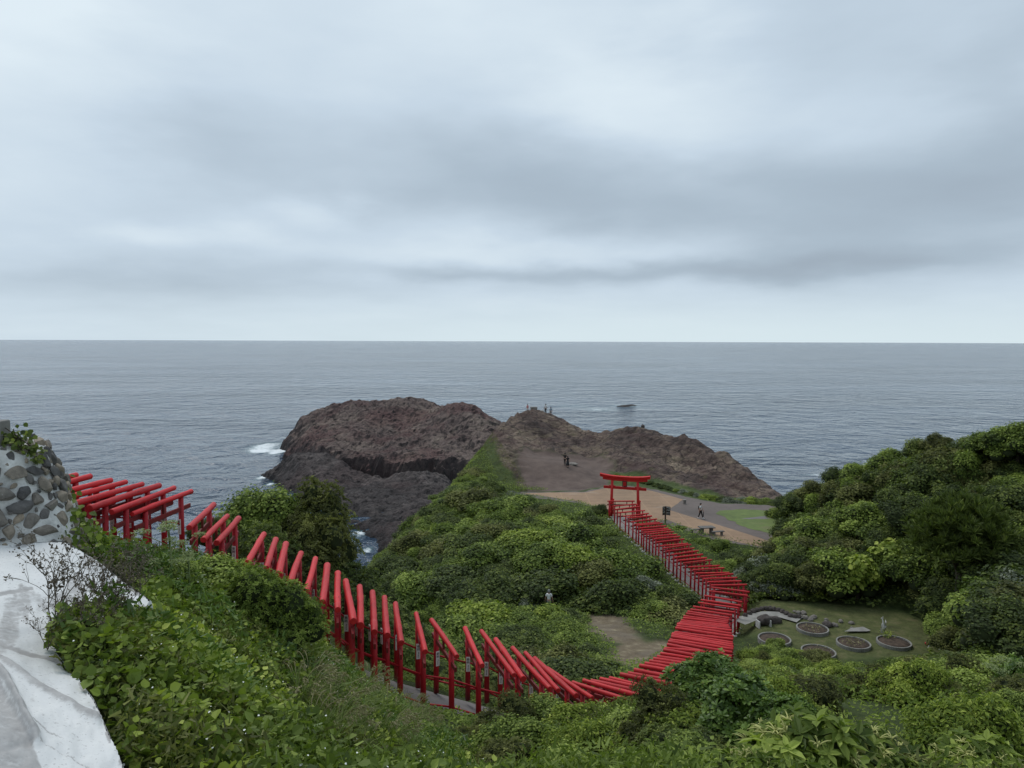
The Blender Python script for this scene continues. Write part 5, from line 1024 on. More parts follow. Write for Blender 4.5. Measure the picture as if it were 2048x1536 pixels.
# ------------------------------------------------------------------ vegetation
def ico(sub):
    bm = bmesh.new(); bmesh.ops.create_icosphere(bm, subdivisions=sub, radius=1.0); bm.verts.index_update()
    v = np.array([w.co[:] for w in bm.verts]); f = np.array([[w.index for w in q.verts] for q in bm.faces]); bm.free(); return v, f
ICO1, ICO2 = ico(1), ico(2)
def crown(name, seed, mats, nl=16, n=3000, ls=0.09, tmpl=T_DIA, mode='scatter', flat=0.75, lump=(0.30, 0.46), low=-0.15, core=0.80, spread=0.66, droop=0.0, shoot=7):
    """unit-radius crown: a heap of leafy lumps over a half ellipsoid; leaves are real faces"""
    rng = np.random.default_rng(seed); mb = MB()
    D = rand_dir(nl * 6, rng); D = D[D[:, 2] > low][:nl]; keep = []
    for d in D:
        keep.append(d)
    C = np.array(keep) * spread * rng.uniform(.7, 1.22, (len(keep), 1)); C[:, 2] *= flat; C[:, 0] *= rng.uniform(.85, 1.25)
    C = np.concatenate([C, [(0, 0, 0.18 * flat)]]); Rr = np.concatenate([rng.uniform(*lump, len(keep)), [0.62]])
    lt = rng.uniform(.12, .80, len(C))
    w = Rr ** 2; w /= w.sum(); N = n * 3
    k = rng.choice(len(C), N, p=w); d = rand_dir(N, rng); d[:, 2] = np.where(d[:, 2] < -0.35, -d[:, 2], d[:, 2])
    rad = Rr[k] * (1.0 + 0.16 * rng.standard_normal(N)) * (0.9 + 0.75 * (fbm(d * 2.4 + k[:, None] * 3.7, 1.0, 3, seed) - .5)); sq = np.column_stack([rad, rad, rad * .88]); P = C[k] + d * sq
    inside = np.zeros(N, bool)
    for c, r_ in zip(C, Rr): inside |= (np.linalg.norm((P - c) / (1, 1, .88), axis=1) < r_ * .78)
    ok = ~inside & (P[:, 2] > -0.12); P, d, k = P[ok], d[ok], k[ok]; sel = rng.permutation(len(P))[:n]; P, d, k = P[sel], d[sel], k[sel]; m_ = len(P)
    tint = np.clip(lt[k] + rng.normal(0, .22, m_) + 0.25 * (fbm(P, 3.0, 2, seed + 2) - .5), 0, 1)
    if mode == 'scatter':
        nrm = d * .7 + (0, 0, .55) + .55 * rand_dir(m_, rng); t = np.cross(nrm, rand_dir(m_, rng)); t[:, 2] -= droop; leafset(mb, P, t, nrm, ls * rng.uniform(.6, 1.35, m_), tmpl, 0, tint)
    else:                    # rosettes at the shoot tips
        q = max(1, m_ // shoot); P, d, tint = P[:q], d[:q], tint[:q]; ax = d * .7 + (0, 0, .65) + .3 * rand_dir(q, rng); ax /= np.linalg.norm(ax, axis=1)[:, None]
        a0 = np.cross(ax, rand_dir(q, rng)); a0 /= np.linalg.norm(a0, axis=1)[:, None]; b0 = np.cross(ax, a0); ph = rng.uniform(0, 6.28, q)
        for s in range(shoot):
            an = ph + s * 2.399; el = 0.25 + 0.5 * (1 - s / shoot) ; out_ = np.cos(an)[:, None] * a0 + np.sin(an)[:, None] * b0
            D2 = out_ * math.cos(1.15 - el) + ax * math.sin(1.15 - el) if False else out_ * (0.55 + .45 * (1 - s / shoot)) + ax * (0.75 * (s / shoot) + .12 - droop)
            leafset(mb, P, D2, ax + .15 * rand_dir(q, rng), ls * rng.uniform(.7, 1.2, q) * (1.1 - .45 * s / shoot), tmpl, 0, np.clip(tint + .25 * (s / shoot) - .1, 0, 1))
    if core:
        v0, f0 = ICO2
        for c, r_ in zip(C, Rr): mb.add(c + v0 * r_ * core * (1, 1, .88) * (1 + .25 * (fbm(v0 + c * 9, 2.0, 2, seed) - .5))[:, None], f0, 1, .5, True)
    return mb.mesh(name, mats)
def variants(name, leaf, nvar, seed, **kw): return [crown(name, seed + 13 * i, [M[leaf], M['inner']], **kw) for i in range(nvar)]
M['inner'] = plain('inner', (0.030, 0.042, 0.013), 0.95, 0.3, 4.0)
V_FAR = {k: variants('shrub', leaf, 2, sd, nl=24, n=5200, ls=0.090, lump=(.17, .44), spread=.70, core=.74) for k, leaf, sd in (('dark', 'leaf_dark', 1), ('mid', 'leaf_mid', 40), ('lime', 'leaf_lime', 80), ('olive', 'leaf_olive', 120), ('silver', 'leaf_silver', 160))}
LABEL = {'dark': 'dark green', 'mid': 'mid green', 'lime': 'bright green', 'olive': 'brownish olive', 'silver': 'silvery grey'}
rng = np.random.default_rng(99)
def put_mesh(name, me, loc, r, hs, label, cat, group, rz=None, tilt=0.06):
    o = link(name, me); o.location = loc; o.scale = (r * rng.uniform(.85, 1.25), r * rng.uniform(.85, 1.2), r * hs); o.rotation_euler = (rng.normal(0, tilt), rng.normal(0, tilt), rng.uniform(0, 6.28) if rz is None else rz); return tag(o, label, cat, group)
TXY = np.array([(t[0], t[1]) for t in TORII])
CLEAR_PX = [(1175, 1210), (1235, 1222), (1262, 1260), (1345, 1270), (1330, 1310), (1262, 1345), (1238, 1340), (1228, 1298), (1185, 1270)]
def in_clear(x, y, r):
    q = np.array([[x, y]])
    if segdist(q, PATHS)[0][0] < 1.55 + r * .55: return False
    for poly, mg in ((PLAZA_POLY, .5), (CLEAR_POLY, .35), (GARDEN_POLY, .45)):
        d, _ = segdist(q, poly, True)
        if inpoly(q, poly)[0] or d[0] < r * mg: return False
    z = base_z(q)[0]; cpx = proj(np.array([(x + a * r * .9, y, z + b_ * r) for a, b_ in ((0, .8), (-.8, .5), (.8, .5), (-.9, .1), (.9, .1), (0, .3))]))
    return not inpoly(cpx, CLEAR_PX).any()
def scatter(pix_poly, xlim, ylim, n, rr, kinds, hs, place, group, sep=0.56, maxtry=30000, zoff=-0.1, lim=None, name='shrub', cat='shrub', meshes=None, keep=None):
    spots = []; tries = 0
    while len(spots) < n and tries < maxtry:
        tries += 1; x, y = rng.uniform(*xlim), rng.uniform(*ylim); r = rng.uniform(*rr); q = proj((x, y, base_z(np.array([[x, y]]))[0] + .4 * r))
        if not inpoly(q[None], pix_poly)[0]: continue
        if keep is not None and not keep(x, y, r): continue
        if not in_clear(x, y, r): continue
        if any((x - a) ** 2 + (y - b_) ** 2 < (sep * (r + c)) ** 2 for a, b_, c in spots): continue
        spots.append((x, y, r))
    ks = list(kinds); pw = np.array([kinds[k] for k in ks], float); pw /= pw.sum()
    cl = fbm(np.array([(a, b_) for a, b_, c in spots]), .12, 2, 55) if spots else []
    for (x, y, r), c in zip(spots, cl):
        k = rng.choice(ks, p=pw); k = str(k); r = min(r, 1.25) if k == 'silver' else r; ms = (meshes or V_FAR)[k]
        put_mesh(name, ms[rng.integers(len(ms))], (x, y, gz(x, y) + zoff * r), r, hs * rng.uniform(.8, 1.2), '%s rounded %s %s' % (LABEL[k], cat, place), cat, group)
    return spots
# green hill between the two legs of the walk
HILL = [(715, 1150), (775, 1100), (835, 1046), (885, 988), (925, 948), (950, 925), (970, 925), (985, 985), (1060, 1010), (1160, 1022), (1200, 1040), (1212, 1075), (1260, 1120), (1340, 1190), (1390, 1220), (1365, 1260), (1330, 1300), (1200, 1235), (1180, 1270), (1240, 1330), (1160, 1345), (1050, 1330), (960, 1300), (860, 1290), (790, 1240), (720, 1200), (660, 1180)]
EDGE_Y, EDGE_X = [865, 900, 930, 950, 985, 1040, 1092, 1143, 1200, 1400], [985, 960, 934, 910, 870, 812, 752, 712, 690, 640]
def hill_keep(x, y, r):
    z = base_z(np.array([[x, y]]))[0]; c = proj((x, y, z + .45 * r))
    if y < HIDDEN_D + r * .6 and np.hypot(c[0] - 1098, c[1] - 1190) < FPX * r / y * 1.12 + 10: return False
    q = proj(np.array([(x - r * 1.05, y, z + .35 * r), (x - .6 * r, y, z + .75 * r)])); return bool((q[:, 0] > np.interp(q[:, 1], EDGE_Y, EDGE_X)).all())
s1 = scatter(HILL, (-16, 15), (34, 112), 150, (1.2, 3.4), {'dark': 5, 'mid': 5, 'lime': 1.2, 'olive': 1.4, 'silver': .25}, .82, 'on the green hill left of the far torii row', 'shrubs of the green hill', keep=hill_keep, maxtry=60000)
# rounded shrubs one can tell apart
def shrub_at(px, py, d, r, kind, label, hs=.85, group=None, meshes=None, name='shrub', cat='shrub', rz=None):
    p = at(px, py, d); top = r * hs * 0.88; ms = (meshes or V_FAR)[kind]; return put_mesh(name, ms[rng.integers(len(ms))], (p[0], p[1], p[2] - top), r, hs, label, cat, group, rz, .03)
shrub_at(1100, 1207, min(50, HIDDEN_D - 2.2), 1.7, 'lime', 'large rounded bright green bush beside the sandy clearing', .95)
shrub_at(1010, 1225, 49, 1.7, 'mid', 'mid green bush just left of the large rounded one by the clearing', .95)
shrub_at(1305, 1200, 52, 1.5, 'mid', 'dense green bush between the clearing and the packed red curve', .85)
shrub_at(1345, 1172, 54, 1.7, 'dark', 'dark bush right against the posts where the far row starts', .9)
shrub_at(1172, 1292, 40, 1.0, 'dark', 'dark scrubby bush at the near left edge of the clearing', .7)
shrub_at(1060, 1190, 54, 1.2, 'silver', 'silvery leaved bush behind the large rounded bush', 1.0)
shrub_at(1005, 1175, 56, 1.2, 'silver', 'silvery leaved bush upper left of the large rounded bush', 1.0)
shrub_at(1290, 1155, 57, 1.4, 'silver', 'greyish leaved bush above the clearing by the far row', .9)
shrub_at(785, 1148, 73, 1.6, 'silver', 'silvery bush low on the hill edge over the sea', 1.0)
shrub_at(835, 1100, 77, 1.4, 'silver', 'silvery bush halfway up the hill edge over the sea', 1.0)
shrub_at(905, 975, 97, 1.7, 'silver', 'silvery bush high on the hill edge below the rocks', .9)
shrub_at(1025, 985, 90, 1.5, 'silver', 'grey-green bush at the left end of the tan plaza', .7)
shrub_at(1201, 1008, 80.3, .9, 'dark', 'small dark bush at the foot of the large torii', 1.1)
for k, (px, py, d, r, kd) in enumerate([(1440, 1078, 68, 1.0, 'mid'), (1400, 1075, 69.5, .9, 'mid'), (1470, 1100, 65, 1.3, 'dark'), (1505, 1098, 65, 1.2, 'mid'), (1450, 1120, 63, 1.3, 'mid'), (1490, 1130, 61, 1.2, 'dark'), (1360, 1050, 74, .7, 'mid')]):
    shrub_at(px, py, d, r, kd, LABEL[kd] + ' bush on the bank right of the far torii row', .8, 'bushes on the bank beside the far row')
# hedge at the foot of the rocks
for k in range(26):
    t_ = k / 25.0; px = 1235 + 330 * t_; py = np.interp(px, [1235, 1300, 1340, 1400, 1450, 1500, 1560], [945, 962, 974, 990, 998, 1000, 1004]); d = np.interp(px, [1235, 1340, 1450, 1560], [102, 96, 89, 85]); r = .55 + .65 * t_ + rng.uniform(-.12, .15)
    kd = str(rng.choice(['mid', 'dark', 'lime', 'silver'], p=[.5, .25, .15, .1])); w = hit(px, py + 6, 80, 108); put_mesh('shrub', V_FAR[kd][k % 2], (w[0], w[1], w[2] - .1 * r), r, .8, LABEL[kd] + ' low bush of the hedge along the foot of the rocky ridge', 'shrub', 'hedge bushes below the rocks')
for k, (px, py, d, r) in enumerate([(1745, 945, 67, 2.0), (1772, 932, 66, 2.1), (1805, 922, 65, 2.2), (1835, 916, 64, 2.2), (1865, 905, 63, 2.2), (1895, 900, 61, 2.1), (1925, 896, 60, 2.1), (1715, 955, 69, 1.9), (1680, 965, 70, 1.9), (1640, 985, 72, 1.8)]):
    kd = ('mid', 'dark', 'olive')[k % 3]; shrub_at(px, py, d, r, kd, LABEL[kd] + ' bushy growth just below the skyline trees of the wood', 1.2, 'bushes below the skyline of the wood')
# wood on the right hill: every tree a trunk and a crown
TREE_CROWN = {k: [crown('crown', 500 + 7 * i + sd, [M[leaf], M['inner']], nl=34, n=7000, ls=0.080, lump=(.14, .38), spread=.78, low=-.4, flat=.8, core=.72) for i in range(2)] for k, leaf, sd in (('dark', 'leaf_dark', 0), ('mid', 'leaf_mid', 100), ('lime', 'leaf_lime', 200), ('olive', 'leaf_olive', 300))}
def trunk_mesh(seed):
    r_ = np.random.default_rng(seed); mb = MB(); mb.tube([(0, 0, -.3), (.05, .03, .35), (.0, .08, .8), (.1, 0, 1.15)], [.10, .075, .055, .03], 8)
    for k in range(4): a = r_.uniform(0, 6.28); mb.tube([(0, .03, .5 + .1 * k), (.3 * math.cos(a), .3 * math.sin(a), .85 + .08 * k), (.55 * math.cos(a), .55 * math.sin(a), 1.1 + .05 * k)], [.04, .028, .012], 6)
    return mb.mesh('trunk', M['bark'])
TRUNKS = [trunk_mesh(i) for i in range(2)]
def tree(kind, x, y, z, r, h, label, group, crowns=None, name='tree'):
    t = thing(name, label, 'tree', (x, y, z), rng.uniform(0, 6.28), group)
    tr = link('trunk', TRUNKS[rng.integers(2)], t); tr.scale = (h * .55, h * .55, h * .62)
    ms = (crowns or TREE_CROWN)[kind]; c = link('crown', ms[rng.integers(len(ms))], t); c.location = (0, 0, h - r * .80); c.scale = (r * rng.uniform(.9, 1.1), r * rng.uniform(.9, 1.1), r * rng.uniform(.85, 1.05)); return t
WOOD_TOP = [(1480, 1200), (1510, 1100), (1530, 1080), (1572, 1000), (1590, 985), (1650, 955), (1700, 938), (1760, 915), (1800, 898), (1840, 890), (1880, 872), (1905, 880), (1950, 876), (1985, 855), (2048, 842), (2300, 830)]
WOOD_OUT = WOOD_TOP + [(2300, 1330), (1960, 1330), (1870, 1270), (1830, 1236), (1700, 1232), (1560, 1225), (1490, 1225)]
GARDEN_PX = [(1470, 1205), (1600, 1222), (1700, 1228), (1800, 1238), (1850, 1250), (1890, 1300), (1960, 1345), (1960, 1500), (1400, 1500)]
def add_wood():
    spots = []; tries = 0
    while len(spots) < 175 and tries < 60000:
        tries += 1; x, y = rng.uniform(17, 60), rng.uniform(26, 84); r = rng.uniform(1.7, 3.1); z = base_z(np.array([[x, y]]))[0]
        if z < 12: continue
        h = r * rng.uniform(1.15, 1.6); top = proj((x, y, z + h)); lf = proj((x - r * .9, y, z + h - r)); bt = proj((x, y, z + .3))
        if top[0] > 2280 or top[0] < 1500: continue
        ytop = np.interp(top[0], [p[0] for p in WOOD_TOP], [p[1] for p in WOOD_TOP]); yl = np.interp(lf[0], [p[0] for p in WOOD_TOP], [p[1] for p in WOOD_TOP])
        if top[1] < ytop - 3 or lf[1] < yl - 6: continue
        if lf[0] < 1492 + max(0, 1110 - lf[1]) * .3: continue
        dg, _ = segdist(np.array([[x, y]]), GARDEN_POLY, True)
        if inpoly(np.array([[x, y]]), GARDEN_POLY)[0] or dg[0] < r * .75: continue
        dpz, _ = segdist(np.array([[x, y]]), PLAZA_POLY, True)
        if inpoly(np.array([[x, y]]), PLAZA_POLY)[0] and (lf[1] < 1085): continue
        if segdist(np.array([[x, y]]), PATHS)[0][0] < r + 1.6: continue
        if bt[1] > 1330 and top[0] < 1980: continue
        cc = proj((x, y, z + h - r)); rp = FPX * r / y * 1.05; gq = cc + rp * np.array([(0, 1), (-.7, .7), (.7, .7), (-1, 0), (1, 0), (0, 0)])
        if y < 53 and inpoly(gq, GARDEN_PX).any(): continue
        if any((x - a) ** 2 + (y - b_) ** 2 < (.47 * (r + c)) ** 2 for a, b_, c in spots): continue
        spots.append((x, y, r)); k = str(rng.choice(['dark', 'mid', 'lime', 'olive'], p=[.46, .30, .03, .21]))
        tree(k, x, y, gz(x, y), r, h, '%s broadleaf tree of the dense wood on the right hillside' % LABEL[k], 'trees of the right hillside wood')
    return spots
wood = add_wood()
def tree_top(px, py, d, r, h, kind, label, group=None, crowns=None, name='tree'):
    p = at(px, py, d); return tree(kind, p[0], p[1], p[2] - h, r, h, label, group, crowns, name)
for k, (px, py, d, r) in enumerate([(1562, 1012, 79, 1.6), (1592, 992, 76, 1.9), (1640, 962, 74, 2.1), (1690, 938, 72, 2.2), (1730, 925, 70, 2.0), (1790, 902, 68, 2.3), (1850, 888, 66, 2.0), (1880, 873, 64, 1.6), (1930, 880, 62, 2.3), (1990, 856, 60, 2.2), (2040, 844, 58, 2.4), (1545, 1065, 74, 1.7), (1530, 1100, 70, 1.5)]):
    tree_top(px, py, d, r, r * 1.45, ('mid', 'dark', 'olive', 'dark', 'mid')[k % 5], 'tree on the skyline edge of the right hillside wood', 'trees along the skyline of the wood')
# one pine, one big-leaved tree, silver shrubs at the wood's edge
def pine_crown(seed):
    rg = np.random.default_rng(seed); mb = MB(); n = 900; d = rand_dir(n, rg); d[:, 2] = np.abs(d[:, 2]) * 1.1 - .25; P = d * rg.uniform(.45, 1.0, (n, 1)) * (1, 1, 1.15) + .12 * rg.standard_normal((n, 3))
    for s in range(26):
        D = d * .5 + (0, 0, .65) + .75 * rand_dir(n, rg); leafset(mb, P, D, rand_dir(n, rg), .17 * rg.uniform(.7, 1.2, n), (T_NDL[0] * (2.2, 1, 1), T_NDL[1]), 0, np.clip(rg.normal(.4, .2, n), 0, 1))
    return mb.mesh('crown', [M['leaf_dark']])
PINE = {'pine': [pine_crown(3)]}
tree_top(1925, 1015, 47, 2.9, 6.2, 'pine', 'dark fine-needled pine in front of the right hillside wood', None, PINE, 'pine_tree')
BIGL = {'big': [crown('crown', 911, [M['leaf_lime'], M['inner']], nl=14, n=1500, ls=.15, tmpl=T_RND, flat=.6, lump=(.25, .42), core=.45, low=0, droop=.4)]}
for k, (px, py, d, r) in enumerate([(1715, 1112, 53.2, 2.2), (1790, 1080, 54, 2.0), (1640, 1150, 54.5, 1.5)]):
    tree_top(px, py, d, r, r * 1.65, 'big', ('broad-leaved light green tree overhanging the garden, lowest and centre', 'broad-leaved light green tree overhanging the garden, higher right one', 'broad-leaved light green tree overhanging the garden, left one by the path')[k], None, BIGL)
shrub_at(1520, 1118, 58, 1.7, 'silver', 'silvery bush at the left edge of the wood beside the far row', 1.15)
shrub_at(1552, 1140, 55, 1.5, 'silver', 'silvery bush at the wood edge above the garden path', 1.15)
shrub_at(2030, 1150, 32, 1.5, 'silver', 'silvery bush at the right picture edge in front of the pine', 1.1)
for k, (px, py, d, r) in enumerate([(1500, 1165, 56, 1.2), (1535, 1160, 55.5, 1.4), (1580, 1150, 55, 1.6), (1615, 1165, 54.5, 1.5), (1660, 1165, 55, 1.6), (1700, 1178, 54.4, 1.4), (1745, 1165, 54.5, 1.6), (1790, 1172, 53.5, 1.5), (1830, 1150, 53.5, 1.8), (1870, 1150, 51, 1.7), (1905, 1180, 47, 1.6), (1890, 1225, 43, 1.2), (1950, 1190, 43, 1.8), (1985, 1235, 38, 1.6), (1915, 1255, 39.5, 1.3), (2040, 1225, 36, 1.8), (1760, 1120, 57, 1.8), (1690, 1125, 58, 1.9), (1610, 1110, 59, 1.9), (1560, 1120, 60, 1.7), (1850, 1095, 55, 2.0), (1985, 1130, 46, 2.0), (2035, 1090, 47, 2.1)]):
    kd = ('dark', 'mid', 'dark', 'dark', 'olive')[k % 5]; shrub_at(px, py, d, r, kd, LABEL[kd] + ' bush at the foot of the wood around the garden lawn', 1.05, 'bushes around the garden lawn')
for k, (px, py, d, r) in enumerate([(1552, 1277, 43.4, .75), (1642, 1304, 41.6, .7), (1600, 1300, 41.5, .6), (1538, 1288, 39, .9), (1580, 1302, 37, .9), (1625, 1306, 38, .8), (1660, 1322, 36, .8), (1720, 1326, 36, .9), (1800, 1314, 36, .9), (1840, 1318, 35, .9), (1505, 1300, 38, .8)]):
    kd = ('mid', 'olive', 'lime', 'mid')[k % 4]; shrub_at(px, py, d, r, kd, LABEL[kd] + ' low bush along the near edge of the garden lawn', .9, 'bushes along the near edge of the garden')
# thick growth that covers the soil between the shrubs
def ground_leaves(name, label, cat, pix_poly, xlim, ylim, n, size, mat, tmpl, h, seed, lean=0.5, clear=True, patch=None, droop=0.0, up=.8):
    rg = np.random.default_rng(seed); XY = np.column_stack([rg.uniform(*xlim, n), rg.uniform(*ylim, n)])
    if patch: XY = XY[fbm(XY, patch[0], 3, seed + 1) > patch[1]]
    z = ground_z(XY, True); q = proj(np.column_stack([XY, z + h * .5])); ok = inpoly(q, pix_poly)
    if clear:
        ok &= segdist(XY, PATHS)[0] > 1.15
        for poly in (PLAZA_POLY, CLEAR_POLY, GARDEN_POLY): ok &= ~inpoly(XY, poly)
    XY, z = XY[ok], z[ok]; m_ = len(XY); hh = h * (.25 + 1.1 * fbm(XY, .9 / max(h, .3), 3, seed + 2)) ; P = np.column_stack([XY, z + hh * rg.uniform(.45, 1.0, m_)])
    nrm = rand_dir(m_, rg) * lean + (0, 0, up); D = np.cross(nrm, rand_dir(m_, rg)); D[:, 2] -= droop
    mb = MB(); leafset(mb, P, D, nrm, size * rg.uniform(.55, 1.3, m_), tmpl, 0, np.clip(.45 + .9 * (fbm(XY, .8, 3, seed + 3) - .5) + rg.normal(0, .16, m_), 0, 1)); o = mb.build(name, M[mat]); return tag(o, label, cat, None, 'stuff')
BIG = [(600, 1100), (700, 1080), (800, 1010), (900, 930), (960, 880), (1000, 960), (1250, 1010), (1560, 1090), (1560, 1240), (1440, 1240), (1420, 1330), (1200, 1400), (600, 1350)]
ground_leaves('undergrowth', 'low mid green undergrowth between the shrubs of the hill', 'undergrowth', BIG, (-20, 24), (26, 116), 190000, .16, 'leaf_mid', T_DIA, .60, 5)
ground_leaves('hill_grass', 'light grass on the steep flank over the sea', 'grass', [(690, 1140), (720, 1090), (800, 1020), (900, 930), (985, 860), (1050, 960), (1060, 1000), (980, 1010), (900, 1000), (800, 1090), (730, 1160)], (-22, 6), (60, 124), 70000, .36, 'dry_grass', (T_BLD[0] * (2.6, 1, 1), T_BLD[1]), .15, 8, lean=1.0, up=.1)
ground_leaves('wood_floor', 'dark undergrowth beneath the trees of the wood', 'undergrowth', [(1470, 1260), (1500, 1090), (1570, 1000), (2400, 820), (2400, 1420), (1990, 1420), (1860, 1330), (1840, 1260), (1700, 1240), (1560, 1240)], (15, 62), (24, 84), 70000, .30, 'leaf_dark', T_DIA, .8, 11)

# ------------------------------------------------------------------ foreground plants
SMALLRND = T_RND
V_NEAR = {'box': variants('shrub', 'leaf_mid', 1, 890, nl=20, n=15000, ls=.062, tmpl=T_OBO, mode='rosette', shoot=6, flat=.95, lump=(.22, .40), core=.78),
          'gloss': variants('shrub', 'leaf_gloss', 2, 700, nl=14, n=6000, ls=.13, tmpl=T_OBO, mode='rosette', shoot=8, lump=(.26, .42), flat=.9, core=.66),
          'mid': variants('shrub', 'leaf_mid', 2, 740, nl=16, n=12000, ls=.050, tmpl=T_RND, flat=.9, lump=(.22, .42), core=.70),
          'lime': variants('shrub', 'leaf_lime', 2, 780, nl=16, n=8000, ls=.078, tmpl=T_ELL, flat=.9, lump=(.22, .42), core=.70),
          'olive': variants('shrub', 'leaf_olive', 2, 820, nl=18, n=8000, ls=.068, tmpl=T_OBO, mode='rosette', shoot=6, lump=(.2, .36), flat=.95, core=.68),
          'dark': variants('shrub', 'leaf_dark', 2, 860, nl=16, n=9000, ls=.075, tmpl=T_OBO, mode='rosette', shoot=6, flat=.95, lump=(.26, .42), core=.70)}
LABEL.update({'box': 'small leaved', 'gloss': 'glossy leaved'})
def near_shrub(px, py, d, r, kind, label, hs=1.0, group=None): return shrub_at(px, py, d, r, kind, label, hs, group, V_NEAR, 'bush', 'bush')
near_shrub(425, 1112, 10.6, .78, 'mid', 'broad-leaved rounded bush in front of the torii gap, left of a darker one', 1.15)
near_shrub(488, 1142, 10.2, .76, 'box', 'dense small-leaved rounded bush hiding the posts of the middle torii', 1.2)
near_shrub(545, 1190, 10.3, .60, 'box', 'small-leaved bush bulging to the right below the leaning torii logs', 1.2)
near_shrub(300, 1112, 11.0, .55, 'lime', 'light green weedy bush under the upper torii row', 1.0)
near_shrub(235, 1098, 10.2, .50, 'olive', 'brownish weedy bush between the wall and the upper torii posts', 1.0)
near_shrub(345, 1125, 9.8, .45, 'mid', 'small leafy bush below the umbrella-shaped flower heads', 1.0)
# two bigger bushes standing beyond the walk, sea behind them
near_shrub(545, 985, 27.5, 2.1, 'mid', 'tall leafy bush beyond the walk with the sea behind it, the left lighter one', 1.25)
near_shrub(640, 975, 27.0, 1.55, 'olive', 'tall olive bush beyond the walk in front of the dark rock, the right one', 1.7)
near_shrub(600, 1060, 25.5, 1.6, 'olive', 'olive bush close behind the leaning logs of the middle torii row', 1.2)
near_shrub(520, 1045, 24.5, 1.5, 'dark', 'dark bush close behind the gap between upper and middle torii row', 1.2)
near_shrub(680, 1120, 26.0, 1.6, 'dark', 'dark bush in the gully behind the middle torii row, lower one', 1.2)
near_shrub(640, 1160, 24.0, 1.5, 'dark', 'dark bush directly behind the steepest leaning torii logs', 1.1)
near_shrub(420, 1035, 23.0, .9, 'dark', 'low dark bush behind the last torii of the upper row', 1.0)
for k, (px, py, d, r) in enumerate([(740, 1230, 27, 1.6), (800, 1275, 27, 1.5), (860, 1320, 26.5, 1.5), (930, 1335, 27, 1.5), (1000, 1350, 28, 1.5), (1060, 1345, 31, 1.5), (1120, 1360, 29, 1.2), (700, 1190, 31, 1.7), (780, 1215, 33, 1.8), (860, 1275, 33, 1.7), (950, 1290, 34, 1.6), (900, 1400, 23.5, .8), (980, 1395, 24, .9)]):
    kd = ('dark', 'mid', 'dark', 'olive')[k % 4]; near_shrub(px, py, d, r, kd, '%s scrub bush in the hollow behind the middle torii row' % LABEL[kd], .9, 'bushes in the hollow behind the middle row')
FR = [(895, 1480), (930, 1455), (990, 1408), (1040, 1400), (1110, 1414), (1180, 1416), (1240, 1408), (1300, 1400), (1360, 1366), (1390, 1330), (1425, 1314), (1480, 1322), (1530, 1296), (1600, 1330), (1660, 1338), (1760, 1336), (1850, 1326), (1900, 1330), (1960, 1305), (2100, 1270), (2300, 1700), (800, 1700)]
def fr_keep(x, y, r):
    z = base_z(np.array([[x, y]]))[0]; ok = True
    for dx, dz in ((0, 1.0), (-.75, .55), (.75, .55)):
        q = proj((x + dx * r, y, z + dz * r * 1.0)); ok &= bool(inpoly(q[None], FR)[0])
    return ok
LABEL_NEAR = 'in the thicket filling the lower right'
scatter([(840, 1250), (2250, 1250), (2250, 1900), (800, 1900)], (-1.2, 22), (10.5, 42), 92, (.55, 1.15), {'mid': 4, 'gloss': 1.6, 'olive': 2.2, 'lime': 2.0, 'dark': 1.4}, 1.0, LABEL_NEAR, 'bushes of the lower right thicket', sep=.58, meshes=V_NEAR, keep=fr_keep, zoff=.02, name='bush', cat='bush')
scatter([(840, 1250), (2250, 1250), (2250, 1900), (800, 1900)], (1.5, 15), (8.5, 25), 70, (.45, .9), {'mid': 4, 'olive': 2.0, 'lime': 2.6, 'dark': 1.2}, 1.0, 'in the nearer part of the lower right thicket', 'nearer bushes of the lower right thicket', sep=.55, meshes=V_NEAR, keep=fr_keep, zoff=.05, name='bush', cat='bush')
near_shrub(1420, 1318, 11.6, .62, 'gloss', 'glossy bush reaching highest over the red logs of the curve', 1.0)
near_shrub(1490, 1360, 9.2, .62, 'gloss', 'glossy long-leaved bush right of the one overlapping the red logs', 1.1)
near_shrub(1560, 1395, 8.6, .60, 'gloss', 'glossy long-leaved bush in the lower right centre above the chestnut flowers', 1.1)
near_shrub(1175, 1420, 14.5, .85, 'lime', 'bright leafy bush hiding the lower ends of the fanned red logs', 1.0)
near_shrub(1300, 1404, 13.0, .75, 'lime', 'bright leafy bush left of the glossy one over the red logs', 1.1)
near_shrub(1010, 1405, 15.0, .75, 'olive', 'dark olive bush beside the gravel at the foot of the middle torii', 1.2)
near_shrub(1085, 1408, 15.2, .85, 'mid', 'round-leaved bush right of the olive one in front of the leaning logs', 1.1)
near_shrub(955, 1450, 14.5, .55, 'olive', 'small olive bush at the very edge of the gravel path', 1.1)
near_shrub(2000, 1290, 27, 1.6, 'mid', 'leafy bush at the right edge below the silvery one', 1.0)
near_shrub(1930, 1330, 25, 1.4, 'mid', 'leafy bush at the right, below the leaning boards', 1.0)
